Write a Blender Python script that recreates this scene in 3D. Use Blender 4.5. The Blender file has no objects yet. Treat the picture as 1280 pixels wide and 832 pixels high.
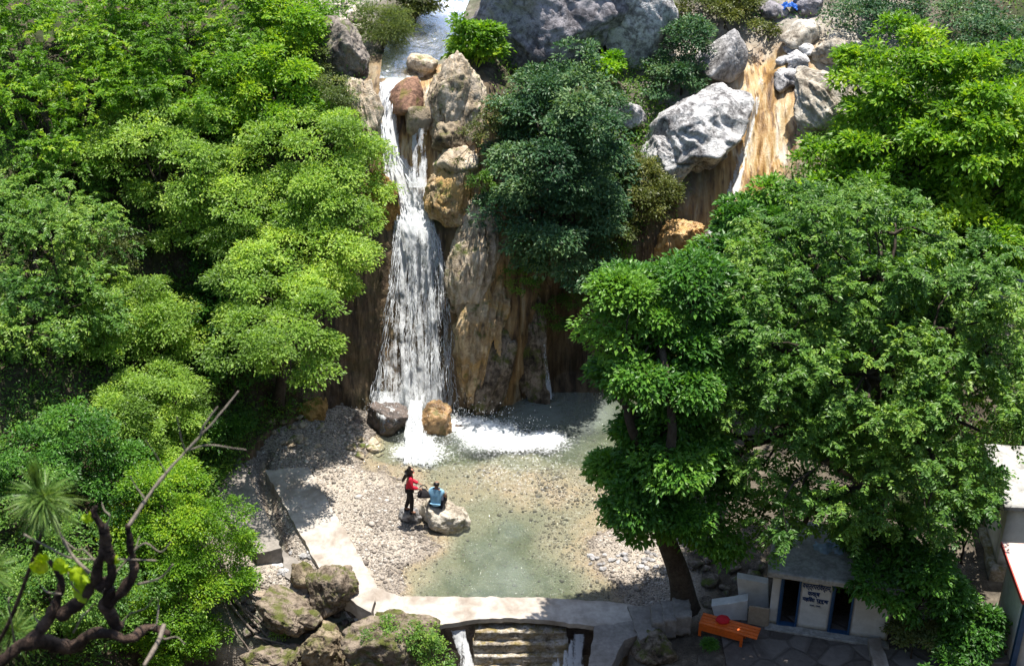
import bpy, bmesh, math
import numpy as np
from mathutils import Vector, Matrix
from mathutils.bvhtree import BVHTree

S = bpy.context.scene
COL = S.collection
RNG = np.random.default_rng(7)
R = math.radians

# ------------------------------------------------------------------ camera
CH, PITCH, FPX = 26.0, R(30.0), 1770.0        # height over the pool, tilt, focal length in photo pixels
CP, SP = math.cos(PITCH), math.sin(PITCH)

def ray(u, v):
    a, b = (u - 640) / FPX, (v - 416) / FPX
    return np.array([a, CP - b * SP, -SP - b * CP])

def P(u, v, Y):                                # the point at distance Y (m, along the valley) seen at u, v
    d = ray(u, v)
    return np.array([0, 0, CH]) + d * (Y / d[1])

def G(u, v, z=0.0):                            # the point at height z seen at u, v
    d = ray(u, v)
    return np.array([0, 0, CH]) + d * ((z - CH) / d[2])

def pxm(p):                                    # photo pixels per metre at p
    return FPX / (p[1] * CP + (CH - p[2]) * SP)

# ------------------------------------------------------------------ noise
def _hash(ix, iy, iz, seed):
    h = (ix.astype(np.uint32) * np.uint32(374761393) + iy.astype(np.uint32) * np.uint32(668265263)
         + iz.astype(np.uint32) * np.uint32(2147483647 - 90001) + np.uint32(seed * 7919 + 13))
    h = (h ^ (h >> np.uint32(13))) * np.uint32(1274126177)
    h = (h ^ (h >> np.uint32(15))) * np.uint32(2246822519)
    h = h ^ (h >> np.uint32(14))
    return h.astype(np.float64) / 4294967295.0 * 2 - 1

def vnoise(p, seed=0):
    i = np.floor(p).astype(np.int64); f = p - i
    f = f * f * f * (f * (f * 6 - 15) + 10)
    out = 0
    for dx in (0, 1):
        wx = f[:, 0] if dx else 1 - f[:, 0]
        for dy in (0, 1):
            wy = f[:, 1] if dy else 1 - f[:, 1]
            for dz in (0, 1):
                wz = f[:, 2] if dz else 1 - f[:, 2]
                out = out + wx * wy * wz * _hash(i[:, 0] + dx, i[:, 1] + dy, i[:, 2] + dz, seed)
    return out

def fbm(p, octv=4, seed=0, gain=0.5):
    a, s, out = 1.0, 0.0, 0
    q = np.array(p, float)
    for k in range(octv):
        out = out + a * vnoise(q, seed + k); s += a
        a *= gain; q = q * 2.03 + 11.7
    return out / s

def ridged(p, octv=4, seed=0):
    a, s, out = 1.0, 0.0, 0
    q = np.array(p, float)
    for k in range(octv):
        out = out + a * (1 - 2 * np.abs(vnoise(q, seed + k))); s += a
        a *= .5; q = q * 2.1 + 5.3
    return out / s

def sstep(a, b, x):
    t = np.clip((x - a) / (b - a), 0, 1)
    return t * t * (3 - 2 * t)

# ------------------------------------------------------------------ mesh helpers
def mesh_np(name, verts, faces, mat=None, smooth=True, attrs=None, uv=None):
    """faces: (F,3) or (F,4) array"""
    verts = np.asarray(verts, np.float32); faces = np.asarray(faces, np.int32)
    me = bpy.data.meshes.new(name)
    F, k = faces.shape
    me.vertices.add(len(verts)); me.vertices.foreach_set('co', verts.ravel())
    me.loops.add(F * k); me.loops.foreach_set('vertex_index', faces.ravel())
    me.polygons.add(F)
    me.polygons.foreach_set('loop_start', np.arange(0, F * k, k, dtype=np.int32))
    me.polygons.foreach_set('loop_total', np.full(F, k, np.int32))
    me.polygons.foreach_set('use_smooth', np.full(F, smooth))
    if attrs:
        for an, av in attrs.items():
            at = me.attributes.new(an, 'FLOAT', 'POINT')
            at.data.foreach_set('value', np.asarray(av, np.float32))
    if uv is not None:
        l = me.uv_layers.new(name='UVMap')
        l.data.foreach_set('uv', np.asarray(uv, np.float32)[faces.ravel()].ravel())
    me.update(calc_edges=True); me.validate()
    if mat: me.materials.append(mat)
    return me

def link(name, me, parent=None, loc=None):
    o = bpy.data.objects.new(name, me); COL.objects.link(o)
    if loc is not None: o.location = Vector([float(c) for c in loc])
    if parent is not None:
        o.parent = parent
    return o

def tag(o, label, cat, group=None):
    o['label'] = label; o['category'] = cat; o['kind'] = 'thing'
    if group: o['group'] = group
    return o

def thing(name, label, cat, loc=(0, 0, 0), rz=0, group=None):
    o = bpy.data.objects.new(name, None); COL.objects.link(o)
    o.location = Vector([float(c) for c in loc]); o.rotation_euler = (0, 0, rz); o.empty_display_size = .3
    return tag(o, label, cat, group)

def struct(o, kind='structure'):
    o['kind'] = kind; return o

def grid_faces(n, m):                          # n rows of m points
    i = np.arange(n - 1)[:, None] * m + np.arange(m - 1)[None, :]
    i = i.ravel()
    return np.stack([i, i + 1, i + m + 1, i + m], 1)

class MB:
    """collects quads / tris as python lists"""
    def __init__(s): s.v = []; s.f = []
    def add(s, v, f):
        o = len(s.v); s.v += [tuple(float(c) for c in q) for q in v]; s.f += [tuple(i + o for i in q) for q in f]; return s
    def box(s, c, d, rot=None):
        hx, hy, hz = d[0] / 2, d[1] / 2, d[2] / 2
        v = [Vector((x, y, z)) for x in (-hx, hx) for y in (-hy, hy) for z in (-hz, hz)]
        if rot is not None: v = [rot @ q for q in v]
        v = [q + Vector(c) for q in v]
        return s.add(v, [(0, 1, 3, 2), (4, 6, 7, 5), (0, 4, 5, 1), (2, 3, 7, 6), (0, 2, 6, 4), (1, 5, 7, 3)])
    def prism(s, pts, z0, z1):                 # pts: xy outline counter-clockwise
        n = len(pts)
        v = [(p[0], p[1], z0) for p in pts] + [(p[0], p[1], z1) for p in pts]
        f = [tuple(range(n - 1, -1, -1)), tuple(range(n, 2 * n))] + [(i, (i + 1) % n, n + (i + 1) % n, n + i) for i in range(n)]
        return s.add(v, f)
    def tube(s, pts, rad, n=7, cap=True):
        v, f = tube_np(pts, rad, n)
        o = len(s.v); s.add(v, f)
        if cap:
            k = len(pts)
            s.f.append(tuple(o + i for i in range(n - 1, -1, -1))); s.f.append(tuple(o + (k - 1) * n + i for i in range(n)))
        return s
    def build(s, name, mat, parent=None, smooth=False, bevel=0, loc=None, seg=2):
        me = bpy.data.meshes.new(name); me.from_pydata(s.v, [], s.f)
        bm = bmesh.new(); bm.from_mesh(me)
        bmesh.ops.recalc_face_normals(bm, faces=bm.faces)
        if bevel: bmesh.ops.bevel(bm, geom=list(bm.edges), offset=bevel, segments=seg, affect='EDGES', profile=.6)
        bm.to_mesh(me); bm.free()
        if smooth: me.polygons.foreach_set('use_smooth', [True] * len(me.polygons))
        me.materials.append(mat); me.update()
        return link(name, me, parent, loc)

def tube_np(pts, rad, n=7):
    pts = np.asarray(pts, float); k = len(pts)
    rad = np.broadcast_to(np.asarray(rad, float), (k,))
    t = np.gradient(pts, axis=0); t /= np.linalg.norm(t, axis=1)[:, None] + 1e-9
    ref = np.array([0.31, 0.87, 0.38]) if abs(t[0] @ np.array([0, 0, 1.])) > .7 else np.array([0, 0, 1.])
    a = np.cross(t, ref); a /= np.linalg.norm(a, axis=1)[:, None] + 1e-9
    b = np.cross(t, a)
    th = np.arange(n) / n * 2 * np.pi
    v = pts[:, None, :] + rad[:, None, None] * (a[:, None, :] * np.cos(th)[None, :, None] + b[:, None, :] * np.sin(th)[None, :, None])
    f = []
    for i in range(k - 1):
        for j in range(n):
            f.append((i * n + j, i * n + (j + 1) % n, (i + 1) * n + (j + 1) % n, (i + 1) * n + j))
    return v.reshape(-1, 3), f

_ico = {}
def ico(sub):
    if sub not in _ico:
        bm = bmesh.new(); bmesh.ops.create_icosphere(bm, subdivisions=sub, radius=1)
        v = np.array([q.co[:] for q in bm.verts]); f = np.array([[q.index for q in fc.verts] for fc in bm.faces])
        bm.free(); _ico[sub] = (v / np.linalg.norm(v, axis=1)[:, None], f)
    return _ico[sub]

def smooth_path(pts, n=24):
    """Catmull-Rom through pts"""
    pts = np.asarray(pts, float)
    q = np.vstack([2 * pts[0] - pts[1], pts, 2 * pts[-1] - pts[-2]])
    out = []
    m = len(pts) - 1
    for t in np.linspace(0, m - 1e-6, n):
        i = int(t); f = t - i
        p0, p1, p2, p3 = q[i:i + 4]
        out.append(.5 * ((2 * p1) + (p2 - p0) * f + (2 * p0 - 5 * p1 + 4 * p2 - p3) * f * f + (3 * p1 - p0 - 3 * p2 + p3) * f ** 3))
    return np.array(out)

# ------------------------------------------------------------------ material helpers
def lin(r, g, b):
    f = lambda c: (c / 255 / 12.92) if c / 255 <= .04045 else ((c / 255 + .055) / 1.055) ** 2.4
    return (f(r), f(g), f(b), 1)

class NT:
    def __init__(s, name):
        s.m = bpy.data.materials.new(name); s.m.use_nodes = True
        s.t = s.m.node_tree; s.t.nodes.clear()
        s.out = s.t.nodes.new('ShaderNodeOutputMaterial')
    def n(s, typ, **kw):
        nd = s.t.nodes.new('ShaderNode' + typ)
        for k, v in kw.items():
            if k.startswith('i_'): nd.inputs[k[2:].replace('_', ' ')].default_value = v
            else: setattr(nd, k, v)
        return nd
    def l(s, a, b): s.t.links.new(a, b)
    def coord(s, kind='Object', scale=(1, 1, 1)):
        if kind == 'World':
            g = s.n('NewGeometry').outputs['Position']
        else:
            g = s.n('TexCoord').outputs[kind]
        mp = s.n('Mapping'); mp.inputs['Scale'].default_value = scale
        s.l(g, mp.inputs['Vector']); return mp.outputs['Vector']
    def noise(s, vec, scale, detail=5, rough=.55, dist=0):
        nd = s.n('TexNoise'); nd.inputs['Scale'].default_value = scale; nd.inputs['Detail'].default_value = detail
        nd.inputs['Roughness'].default_value = rough; nd.inputs['Distortion'].default_value = dist
        s.l(vec, nd.inputs['Vector']); return nd.outputs['Fac']
    def vor(s, vec, scale, feature='F1', out='Distance', rand=1):
        nd = s.n('TexVoronoi', feature=feature); nd.inputs['Scale'].default_value = scale; nd.inputs['Randomness'].default_value = rand
        s.l(vec, nd.inputs['Vector']); return nd.outputs[out]
    def ramp(s, fac, stops, interp='LINEAR'):
        nd = s.n('ValToRGB'); e = nd.color_ramp.elements; nd.color_ramp.interpolation = interp
        while len(e) < len(stops): e.new(.5)
        for k, (p, c) in enumerate(stops):
            e[k].position = p; e[k].color = c if isinstance(c, tuple) else (c, c, c, 1)
        s.l(fac, nd.inputs['Fac']); return nd.outputs['Color']
    def mix(s, fac, a, b, blend='MIX'):
        nd = s.n('Mix', data_type='RGBA', blend_type=blend)
        for idx, x in ((0, fac), (6, a), (7, b)):
            if isinstance(x, (int, float)): nd.inputs[idx].default_value = x
            elif isinstance(x, tuple): nd.inputs[idx].default_value = x
            else: s.l(x, nd.inputs[idx])
        return nd.outputs[2]
    def math(s, op, a, b=0.0, clamp=False):
        nd = s.n('Math', operation=op, use_clamp=clamp)
        for idx, x in ((0, a), (1, b)):
            if isinstance(x, (int, float)): nd.inputs[idx].default_value = x
            else: s.l(x, nd.inputs[idx])
        return nd.outputs[0]
    def attr(s, name): return s.n('Attribute', attribute_name=name).outputs['Fac']
    def bump(s, h, strength=.5, dist=.05, prev=None):
        nd = s.n('Bump'); nd.inputs['Strength'].default_value = strength; nd.inputs['Distance'].default_value = dist
        s.l(h, nd.inputs['Height'])
        if prev is not None: s.l(prev, nd.inputs['Normal'])
        return nd.outputs['Normal']
    def pbsdf(s, col, rough=.8, normal=None, spec=.3, **kw):
        b = s.n('BsdfPrincipled'); b.inputs['Specular IOR Level'].default_value = spec
        if isinstance(col, tuple): b.inputs['Base Color'].default_value = col
        else: s.l(col, b.inputs['Base Color'])
        if isinstance(rough, (int, float)): b.inputs['Roughness'].default_value = rough
        else: s.l(rough, b.inputs['Roughness'])
        if normal is not None: s.l(normal, b.inputs['Normal'])
        for k, v in kw.items(): b.inputs[k].default_value = v
        return b.outputs[0]
    def surf(s, sh): s.l(sh, s.out.inputs['Surface']); return s.m
    def upness(s):
        g = s.n('NewGeometry'); sx = s.n('SeparateXYZ'); s.l(g.outputs['Normal'], sx.inputs[0]); return sx.outputs['Z']

def rock_mat(name, pale, mid, dark, stain=None, moss=0.0, streak=0.0, scale=1.0, wet=False, mosscol=(.05, .07, .012, 1), bump=.7, pits=.5):
    t = NT(name); c = t.coord('World')
    n1 = t.noise(c, 1.1 * scale, 8, .62, .6)
    n2 = t.noise(c, 5.5 * scale, 8, .7, .3)
    n3 = t.noise(c, 22 * scale, 4, .6)
    f = t.math('ADD', t.math('MULTIPLY', n1, .55), t.math('MULTIPLY', n2, .45))
    col = t.ramp(f, [(.37, dark), (.46, mid), (.54, pale), (.66, tuple(min(1, q * 1.12) for q in pale[:3]) + (1,))])
    if streak:
        cs = t.coord('World', (3.2, 3.2, .35))
        ns = t.noise(cs, 1.3 * scale, 6, .6, .4)
        col = t.mix(t.math('MULTIPLY', t.ramp(ns, [(.48, 0.0), (.62, 1.0)]), streak), col, dark)
    if stain:
        nst = t.noise(c, .9 * scale, 4, .6, 1.2)
        col = t.mix(t.ramp(nst, [(.47, 0.0), (.6, .85)]), col, stain)
    # cracks and lichen
    vw = t.n('VectorMath', operation='ADD'); t.l(c, vw.inputs[0])
    nv = t.n('TexNoise'); nv.inputs['Scale'].default_value = 2.2 * scale; t.l(c, nv.inputs['Vector']); t.l(nv.outputs['Color'], vw.inputs[1])
    cr = t.vor(vw.outputs[0], 1.4 * scale, 'DISTANCE_TO_EDGE')
    crack = t.ramp(cr, [(.0, 1.0), (.035, 0.0)])
    col = t.mix(t.math('MULTIPLY', crack, .22), col, tuple(q * .5 for q in dark[:3]) + (1,))
    col = t.mix(t.ramp(n3, [(.56, 0.0), (.72, pits)]), col, dark)
    if moss:
        up = t.upness()
        nm = t.noise(c, 2.3 * scale, 6, .65)
        mf = t.math('MULTIPLY', t.ramp(t.math('ADD', nm, t.math('MULTIPLY', up, .08)), [(.62 - .22 * moss, 0.0), (.74 - .22 * moss, 1.0)]), .9)
        mc = t.mix(n2, mosscol, tuple(min(1, q * 2.2) for q in mosscol[:3]) + (1,))
        col = t.mix(mf, col, mc)
    h = t.math('ADD', t.math('MULTIPLY', n2, .7), t.math('ADD', t.math('MULTIPLY', n3, .25), t.math('MULTIPLY', crack, -.15)))
    nor = t.bump(h, bump, .12 / scale)
    return t.surf(t.pbsdf(col, .32 if wet else .85, nor, .5 if wet else .2))

def plain_mat(name, col, rough=.8, var=.25, scale=6, spec=.3, bump=.2, dirt=None, dirtamt=.5, bd=.01):
    t = NT(name); c = t.coord('World')
    n1 = t.noise(c, scale, 6, .65); n2 = t.noise(c, scale * .22, 5, .6, .5)
    lo = tuple(q * (1 - var) for q in col[:3]) + (1,); hi = tuple(min(1, q * (1 + var * .6)) for q in col[:3]) + (1,)
    cc = t.ramp(n1, [(.3, lo), (.7, hi)])
    if dirt: cc = t.mix(t.math('MULTIPLY', t.ramp(n2, [(.45, 0.0), (.66, 1.0)]), dirtamt), cc, dirt)
    return t.surf(t.pbsdf(cc, rough, t.bump(n1, bump, bd), spec))

def leaf_mat(name, dark, mid, hi, trans=.44, rough=.45, spec=.35, tcol=None):
    t = NT(name)
    a = t.attr('tint')
    col = t.ramp(a, [(.0, dark), (.5, mid), (1.0, hi)])
    b = t.n('BsdfPrincipled'); b.inputs['Roughness'].default_value = rough; b.inputs['Specular IOR Level'].default_value = spec
    t.l(col, b.inputs['Base Color'])
    tr = t.n('BsdfTranslucent')
    t.l(t.mix(1.0, col, tcol or (1.5, 1.5, .5, 1), 'MULTIPLY'), tr.inputs['Color'])
    mx = t.n('MixShader'); mx.inputs[0].default_value = trans
    t.l(b.outputs[0], mx.inputs[1]); t.l(tr.outputs[0], mx.inputs[2])
    return t.surf(mx.outputs[0])

# ------------------------------------------------------------------ materials
LEAF = {
 'bright': leaf_mat('leaf_bright', (0.0638, 0.1449, 0.0113, 1), (0.1318, 0.2813, 0.0172, 1), (0.3189, 0.4432, 0.0285, 1)),
 'light':  leaf_mat('leaf_light', (0.1034, 0.1863, 0.0321, 1), (0.2294, 0.3725, 0.0624, 1), (0.4360, 0.5588, 0.1069, 1)),
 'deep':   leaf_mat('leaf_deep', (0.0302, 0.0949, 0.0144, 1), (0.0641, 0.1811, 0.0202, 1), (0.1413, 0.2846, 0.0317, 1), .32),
 'mid':    leaf_mat('leaf_mid', (0.0492, 0.1268, 0.0203, 1), (0.1117, 0.2264, 0.0312, 1), (0.2456, 0.3622, 0.0546, 1), .33),
 'blue':   leaf_mat('leaf_blue', (0.0274, 0.0725, 0.0300, 1), (0.0587, 0.1345, 0.0510, 1), (0.1663, 0.2501, 0.0975, 1), .25, .45, .3),
 'pale':   leaf_mat('leaf_pale', (.09, .13, .04, 1), (.17, .21, .07, 1), (.30, .30, .12, 1)),
 'lime':   leaf_mat('leaf_lime', (0.0870, 0.2208, 0.0072, 1), (0.1668, 0.3450, 0.0120, 1), (0.3480, 0.4968, 0.0240, 1), .42),
 'grass':  leaf_mat('leaf_grass', (.06, .08, .015, 1), (.12, .14, .03, 1), (.24, .22, .07, 1), .3),
 'yellow': leaf_mat('leaf_yellow', (.20, .34, .01, 1), (.36, .50, .01, 1), (.60, .55, .02, 1), .5),
 'pine':   leaf_mat('leaf_pine', (0.0479, 0.1063, 0.0180, 1), (0.1117, 0.1973, 0.0360, 1), (0.2552, 0.3340, 0.0840, 1), .25),
}
BARK = plain_mat('bark', (.055, .042, .032, 1), .9, .5, 14, .2, .8, (.10, .085, .065, 1), .5, .03)
BARK_PALE = plain_mat('bark_pale', (.20, .165, .135, 1), .9, .4, 20, .2, .7, (.09, .07, .055, 1), .5, .02)
BARK_RED = plain_mat('bark_red', (.030, .018, .013, 1), .85, .8, 38, .2, 1.0, (.13, .085, .06, 1), .85, .03)

GREY = rock_mat('rock_grey', (.44, .425, .415, 1), (.22, .21, .205, 1), (.055, .052, .052, 1), pits=.7)
GREYD = rock_mat('rock_grey_dark', (.30, .28, .29, 1), (.13, .12, .127, 1), (.05, .046, .05, 1), pits=.6)  # dark purplish tone: the outcrop's shaded front is put into the rock colour
UMBER = rock_mat('rock_umber', (.26, .225, .19, 1), (.115, .095, .08, 1), (.028, .024, .021, 1), pits=.7, moss=.2)
WHITE = rock_mat('rock_white', (.60, .585, .57, 1), (.27, .26, .255, 1), (.055, .05, .05, 1), scale=1.1, pits=.85, bump=1.0)
CREAM = rock_mat('rock_cream', (.56, .51, .43, 1), (.38, .33, .26, 1), (.10, .08, .06, 1), streak=.35)
TAN = rock_mat('rock_tan', (.56, .47, .36, 1), (.37, .29, .195, 1), (.06, .048, .036, 1), moss=.15, streak=.3)
TANM = rock_mat('rock_tan_mossy', (.30, .24, .165, 1), (.15, .115, .075, 1), (.035, .028, .02, 1), moss=.36, mosscol=(.055, .058, .014, 1))
BROWN = rock_mat('rock_brown', (.56, .43, .27, 1), (.36, .25, .14, 1), (.06, .042, .028, 1), moss=.2, streak=.4, stain=(.46, .29, .11, 1))
REDB = rock_mat('rock_red_brown', (.30, .17, .11, 1), (.17, .095, .065, 1), (.05, .032, .026, 1), moss=.3, mosscol=(.09, .075, .02, 1))
OCHRE = rock_mat('rock_ochre', (.52, .33, .13, 1), (.36, .19, .06, 1), (.13, .06, .022, 1), streak=.5, stain=(.48, .30, .12, 1), wet=True, scale=1.1)
OCHREG = rock_mat('rock_ochre_gold', (.46, .28, .10, 1), (.28, .16, .05, 1), (.08, .045, .02, 1), moss=.4, mosscol=(.07, .075, .01, 1))
WET = rock_mat('rock_wet', (.13, .10, .085, 1), (.065, .052, .046, 1), (.02, .017, .016, 1), wet=True)
WETO = rock_mat('rock_wet_ochre', (.36, .22, .10, 1), (.20, .115, .05, 1), (.05, .032, .02, 1), wet=True, moss=.25, mosscol=(.08, .07, .015, 1))
MOSSB = rock_mat('rock_moss_brown', (.25, .20, .15, 1), (.10, .076, .054, 1), (.02, .016, .012, 1), moss=.34, pits=.8, bump=1.0, mosscol=(.05, .058, .010, 1))

CONC = plain_mat('concrete', (.40, .36, .315, 1), .9, .3, 4, .15, .5, (.17, .13, .095, 1), .8)
CONCD = plain_mat('concrete_dark', (.24, .215, .19, 1), .9, .3, 9, .15, .4, (.13, .115, .10, 1), .6)  # darker concrete: the shade over the apron slabs is put into this colour
PLASTER = plain_mat('plaster_white', (.62, .62, .60, 1), .85, .12, 7, .2, .2, (.40, .38, .34, 1), .45)
CEMENT = plain_mat('cement_roof', (.38, .37, .345, 1), .9, .35, 11, .15, .5, (.12, .115, .10, 1), .6)
BLUEP = plain_mat('paint_blue', (.025, .075, .17, 1), .5, .25, 8, .4, .1)
DARKIN = plain_mat('interior_shade', (.02, .022, .03, 1), .9)  # near-black inner walls: the shade inside the hut put into the colour
ORANGE = plain_mat('paint_orange', (.72, .13, .015, 1), .45, .18, 12, .4, .1, (.45, .09, .02, 1), .5)
REDCL = plain_mat('cloth_red', (.55, .02, .03, 1), .8, .2, 30, .2, .3)
WOODB = plain_mat('board_tan', (.33, .27, .20, 1), .8, .2, 14, .2, .3)
REDP = plain_mat('paint_red', (.40, .05, .04, 1), .6, .2, 9)
PINKR = plain_mat('roof_pink', (.55, .40, .34, 1), .8, .15, 8)
TARP = plain_mat('tarp_blue', (.30, .42, .55, 1), .5, .25, 9)
TARPB = plain_mat('cloth_blue', (.02, .11, .42, 1), .6, .25, 9)

def pebble_material():
    t = NT('pebbles'); a = t.attr('tint'); c = t.coord('World')
    col = t.ramp(a, [(0, (.07, .06, .052, 1)), (.3, (.19, .162, .135, 1)), (.65, (.315, .275, .232, 1)), (.9, (.47, .44, .40, 1)), (1, (.20, .125, .08, 1))])
    col = t.mix(t.math('MULTIPLY', t.noise(c, 40, 3), .3), col, (.3, .26, .22, 1))
    return t.surf(t.pbsdf(col, .8, None, .25))
PEBBLE = pebble_material()

def bed_material():
    t = NT('gravel_bed'); c = t.coord('World'); dep = t.attr('depth')   # depth: how far under the water line, m
    v = t.vor(c, 17, 'F1', 'Color'); sv = t.n('SeparateColor'); t.l(v, sv.inputs[0])
    vd = t.vor(c, 17, 'F1', 'Distance')
    v2 = t.vor(c, 38, 'F1', 'Color'); sv2 = t.n('SeparateColor'); t.l(v2, sv2.inputs[0])
    st = t.ramp(sv.outputs[0], [(0, (.15, .125, .10, 1)), (.3, (.27, .23, .185, 1)), (.75, (.36, .315, .265, 1)), (1, (.46, .43, .385, 1))])
    st2 = t.ramp(sv2.outputs[0], [(0, (.21, .18, .145, 1)), (1, (.40, .355, .30, 1))])
    n = t.noise(c, .8, 5, .6, .5); n2 = t.noise(c, 2.4, 6, .65)
    col = t.mix(t.ramp(n, [(.42, 0.0), (.58, 1.0)]), st2, st)
    sand = t.mix(t.noise(c, 30, 4), (.36, .30, .235, 1), (.43, .375, .305, 1))
    col = t.mix(t.ramp(n2, [(.50, 0.0), (.62, .75)]), col, sand)
    so = t.attr('soil')
    col = t.mix(so, col, t.ramp(n2, [(.35, (.05, .042, .032, 1)), (.55, (.11, .092, .07, 1)), (.72, (.20, .17, .13, 1))]))
    # algae and silt where it lies under water; a rust-brown rim at the shallow edge
    rim = t.ramp(dep, [(.0, 0.0), (.03, .30), (.08, .34), (.16, 0.0)])
    col = t.mix(t.math('MULTIPLY', rim, t.ramp(n2, [(.35, .2), (.6, 1.0)])), col, (.30, .19, .085, 1))
    al = t.math('MULTIPLY', t.ramp(dep, [(.08, 0.0), (.28, .9)]), t.ramp(n2, [(.3, .45), (.62, 1.0)]))
    col = t.mix(al, col, (.13, .138, .085, 1))
    al2 = t.math('MULTIPLY', t.ramp(dep, [(.2, 0.0), (.42, .8)]), t.ramp(t.noise(c, 1.3, 5, .6, 1), [(.46, 0.0), (.6, 1.0)]))
    col = t.mix(al2, col, (.07, .08, .055, 1))
    col = t.mix(t.math('MULTIPLY', t.attr('wet'), .45), col, (.12, .095, .07, 1))
    nor = t.bump(t.math('ADD', t.math('MULTIPLY', vd, -1.0), t.math('MULTIPLY', n2, .6)), .6, .04)
    return t.surf(t.pbsdf(col, .85, nor, .2))
BED = bed_material()

def hill_material():
    t = NT('hillside'); c = t.coord('World')
    rk, oc, gr, pl = t.attr('rock'), t.attr('ochre'), t.attr('green'), t.attr('pale')
    cs = t.coord('World', (2.6, .55, .30))
    ns = t.noise(cs, 1.0, 8, .62, .5); ns2 = t.noise(cs, 3.1, 6, .6, .4)
    n1 = t.noise(c, .7, 7, .62, .6); n2 = t.noise(c, 3.5, 8, .68, .3); n3 = t.noise(c, 18, 4, .6)
    soil = t.ramp(n2, [(.3, (.022, .017, .011, 1)), (.5, (.055, .041, .027, 1)), (.7, (.13, .10, .066, 1))])
    cliff = t.ramp(ns, [(.34, (.022, .016, .011, 1)), (.46, (.085, .055, .032, 1)), (.55, (.17, .115, .065, 1)), (.66, (.25, .175, .10, 1))])
    cliff = t.mix(t.ramp(ns2, [(.50, 0.0), (.63, .7)]), cliff, (.03, .021, .014, 1))
    och = t.ramp(ns, [(.32, (.05, .026, .013, 1)), (.40, (.22, .12, .04, 1)), (.49, (.38, .235, .09, 1)), (.57, (.45, .34, .19, 1)), (.66, (.52, .46, .37, 1))])
    och = t.mix(t.ramp(ns2, [(.53, 0.0), (.62, .8)]), och, (.10, .05, .022, 1))
    pale = t.ramp(n2, [(.32, (.13, .11, .09, 1)), (.46, (.36, .32, .27, 1)), (.62, (.55, .51, .45, 1))])
    grn = t.ramp(n2, [(.32, (.012, .02, .005, 1)), (.55, (.03, .045, .011, 1)), (.72, (.075, .085, .026, 1))])
    col = t.mix(pl, soil, pale)
    col = t.mix(rk, col, cliff)
    col = t.mix(oc, col, och)
    gf = t.math('MULTIPLY', gr, t.ramp(t.math('ADD', n1, t.math('MULTIPLY', n2, .35)), [(.62, 0.0), (.80, 1.0)]))
    col = t.mix(gf, col, grn)
    h = t.math('ADD', t.math('MULTIPLY', n2, t.math('SUBTRACT', .6, t.math('MULTIPLY', oc, .45))), t.math('ADD', t.math('MULTIPLY', ns2, .6), t.math('MULTIPLY', n3, .2)))
    nor = t.bump(h, .8, .12)
    rough = t.math('SUBTRACT', .9, t.math('MULTIPLY', t.math('MAXIMUM', oc, t.math('MULTIPLY', rk, .5)), .5))
    return t.surf(t.pbsdf(col, rough, nor, .3))
HILL = hill_material()

def water_material():
    t = NT('pool_water'); c = t.coord('World'); dep = t.attr('depth'); fo = t.attr('foam')
    n1 = t.noise(c, 3.0, 4, .55, .8); n2 = t.noise(c, 11, 4, .6, .6); n3 = t.noise(c, 30, 3, .6)
    h = t.math('ADD', n1, t.math('ADD', t.math('MULTIPLY', n2, .5), t.math('MULTIPLY', n3, .2)))
    nor = t.bump(h, .9, .06)
    tr = t.n('BsdfTransparent'); t.l(t.ramp(dep, [(.0, (.95, .94, .90, 1)), (.12, (.80, .83, .76, 1)), (.4, (.62, .70, .60, 1)), (.8, (.40, .50, .38, 1))]), tr.inputs['Color'])
    df = t.n('BsdfDiffuse'); df.inputs['Color'].default_value = (.30, .34, .30, 1)
    mx = t.n('MixShader'); t.l(t.math('MULTIPLY', t.ramp(dep, [(.02, .0), (.3, .08), (.6, .50)]), 1.0), mx.inputs[0]); t.l(tr.outputs[0], mx.inputs[1]); t.l(df.outputs[0], mx.inputs[2])
    gl = t.n('BsdfGlossy'); gl.inputs['Roughness'].default_value = .06; gl.inputs['Color'].default_value = (1, 1, 1, 1); t.l(nor, gl.inputs['Normal'])
    fr = t.n('Fresnel'); fr.inputs['IOR'].default_value = 1.33; t.l(nor, fr.inputs['Normal'])
    m2 = t.n('MixShader'); t.l(t.math('MULTIPLY', fr.outputs[0], .9), m2.inputs[0]); t.l(mx.outputs[0], m2.inputs[1]); t.l(gl.outputs[0], m2.inputs[2])
    fm = t.n('BsdfPrincipled'); fm.inputs['Base Color'].default_value = (.86, .88, .88, 1); fm.inputs['Roughness'].default_value = .6
    t.l(t.bump(n2, .8, .06), fm.inputs['Normal'])
    vf = t.vor(c, 9, 'DISTANCE_TO_EDGE')
    lace = t.math('MULTIPLY', t.math('SUBTRACT', .5, t.math('MULTIPLY', vf, 2.2)), .30)
    ff = t.ramp(t.math('ADD', fo, t.math('ADD', lace, t.math('MULTIPLY', t.math('SUBTRACT', n2, .5), 1.0))), [(.40, 0.0), (.62, .32), (1.0, 1.0)])
    m3 = t.n('MixShader'); t.l(ff, m3.inputs[0]); t.l(m2.outputs[0], m3.inputs[1]); t.l(fm.outputs[0], m3.inputs[2])
    return t.surf(m3.outputs[0])
WATER = water_material()

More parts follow.
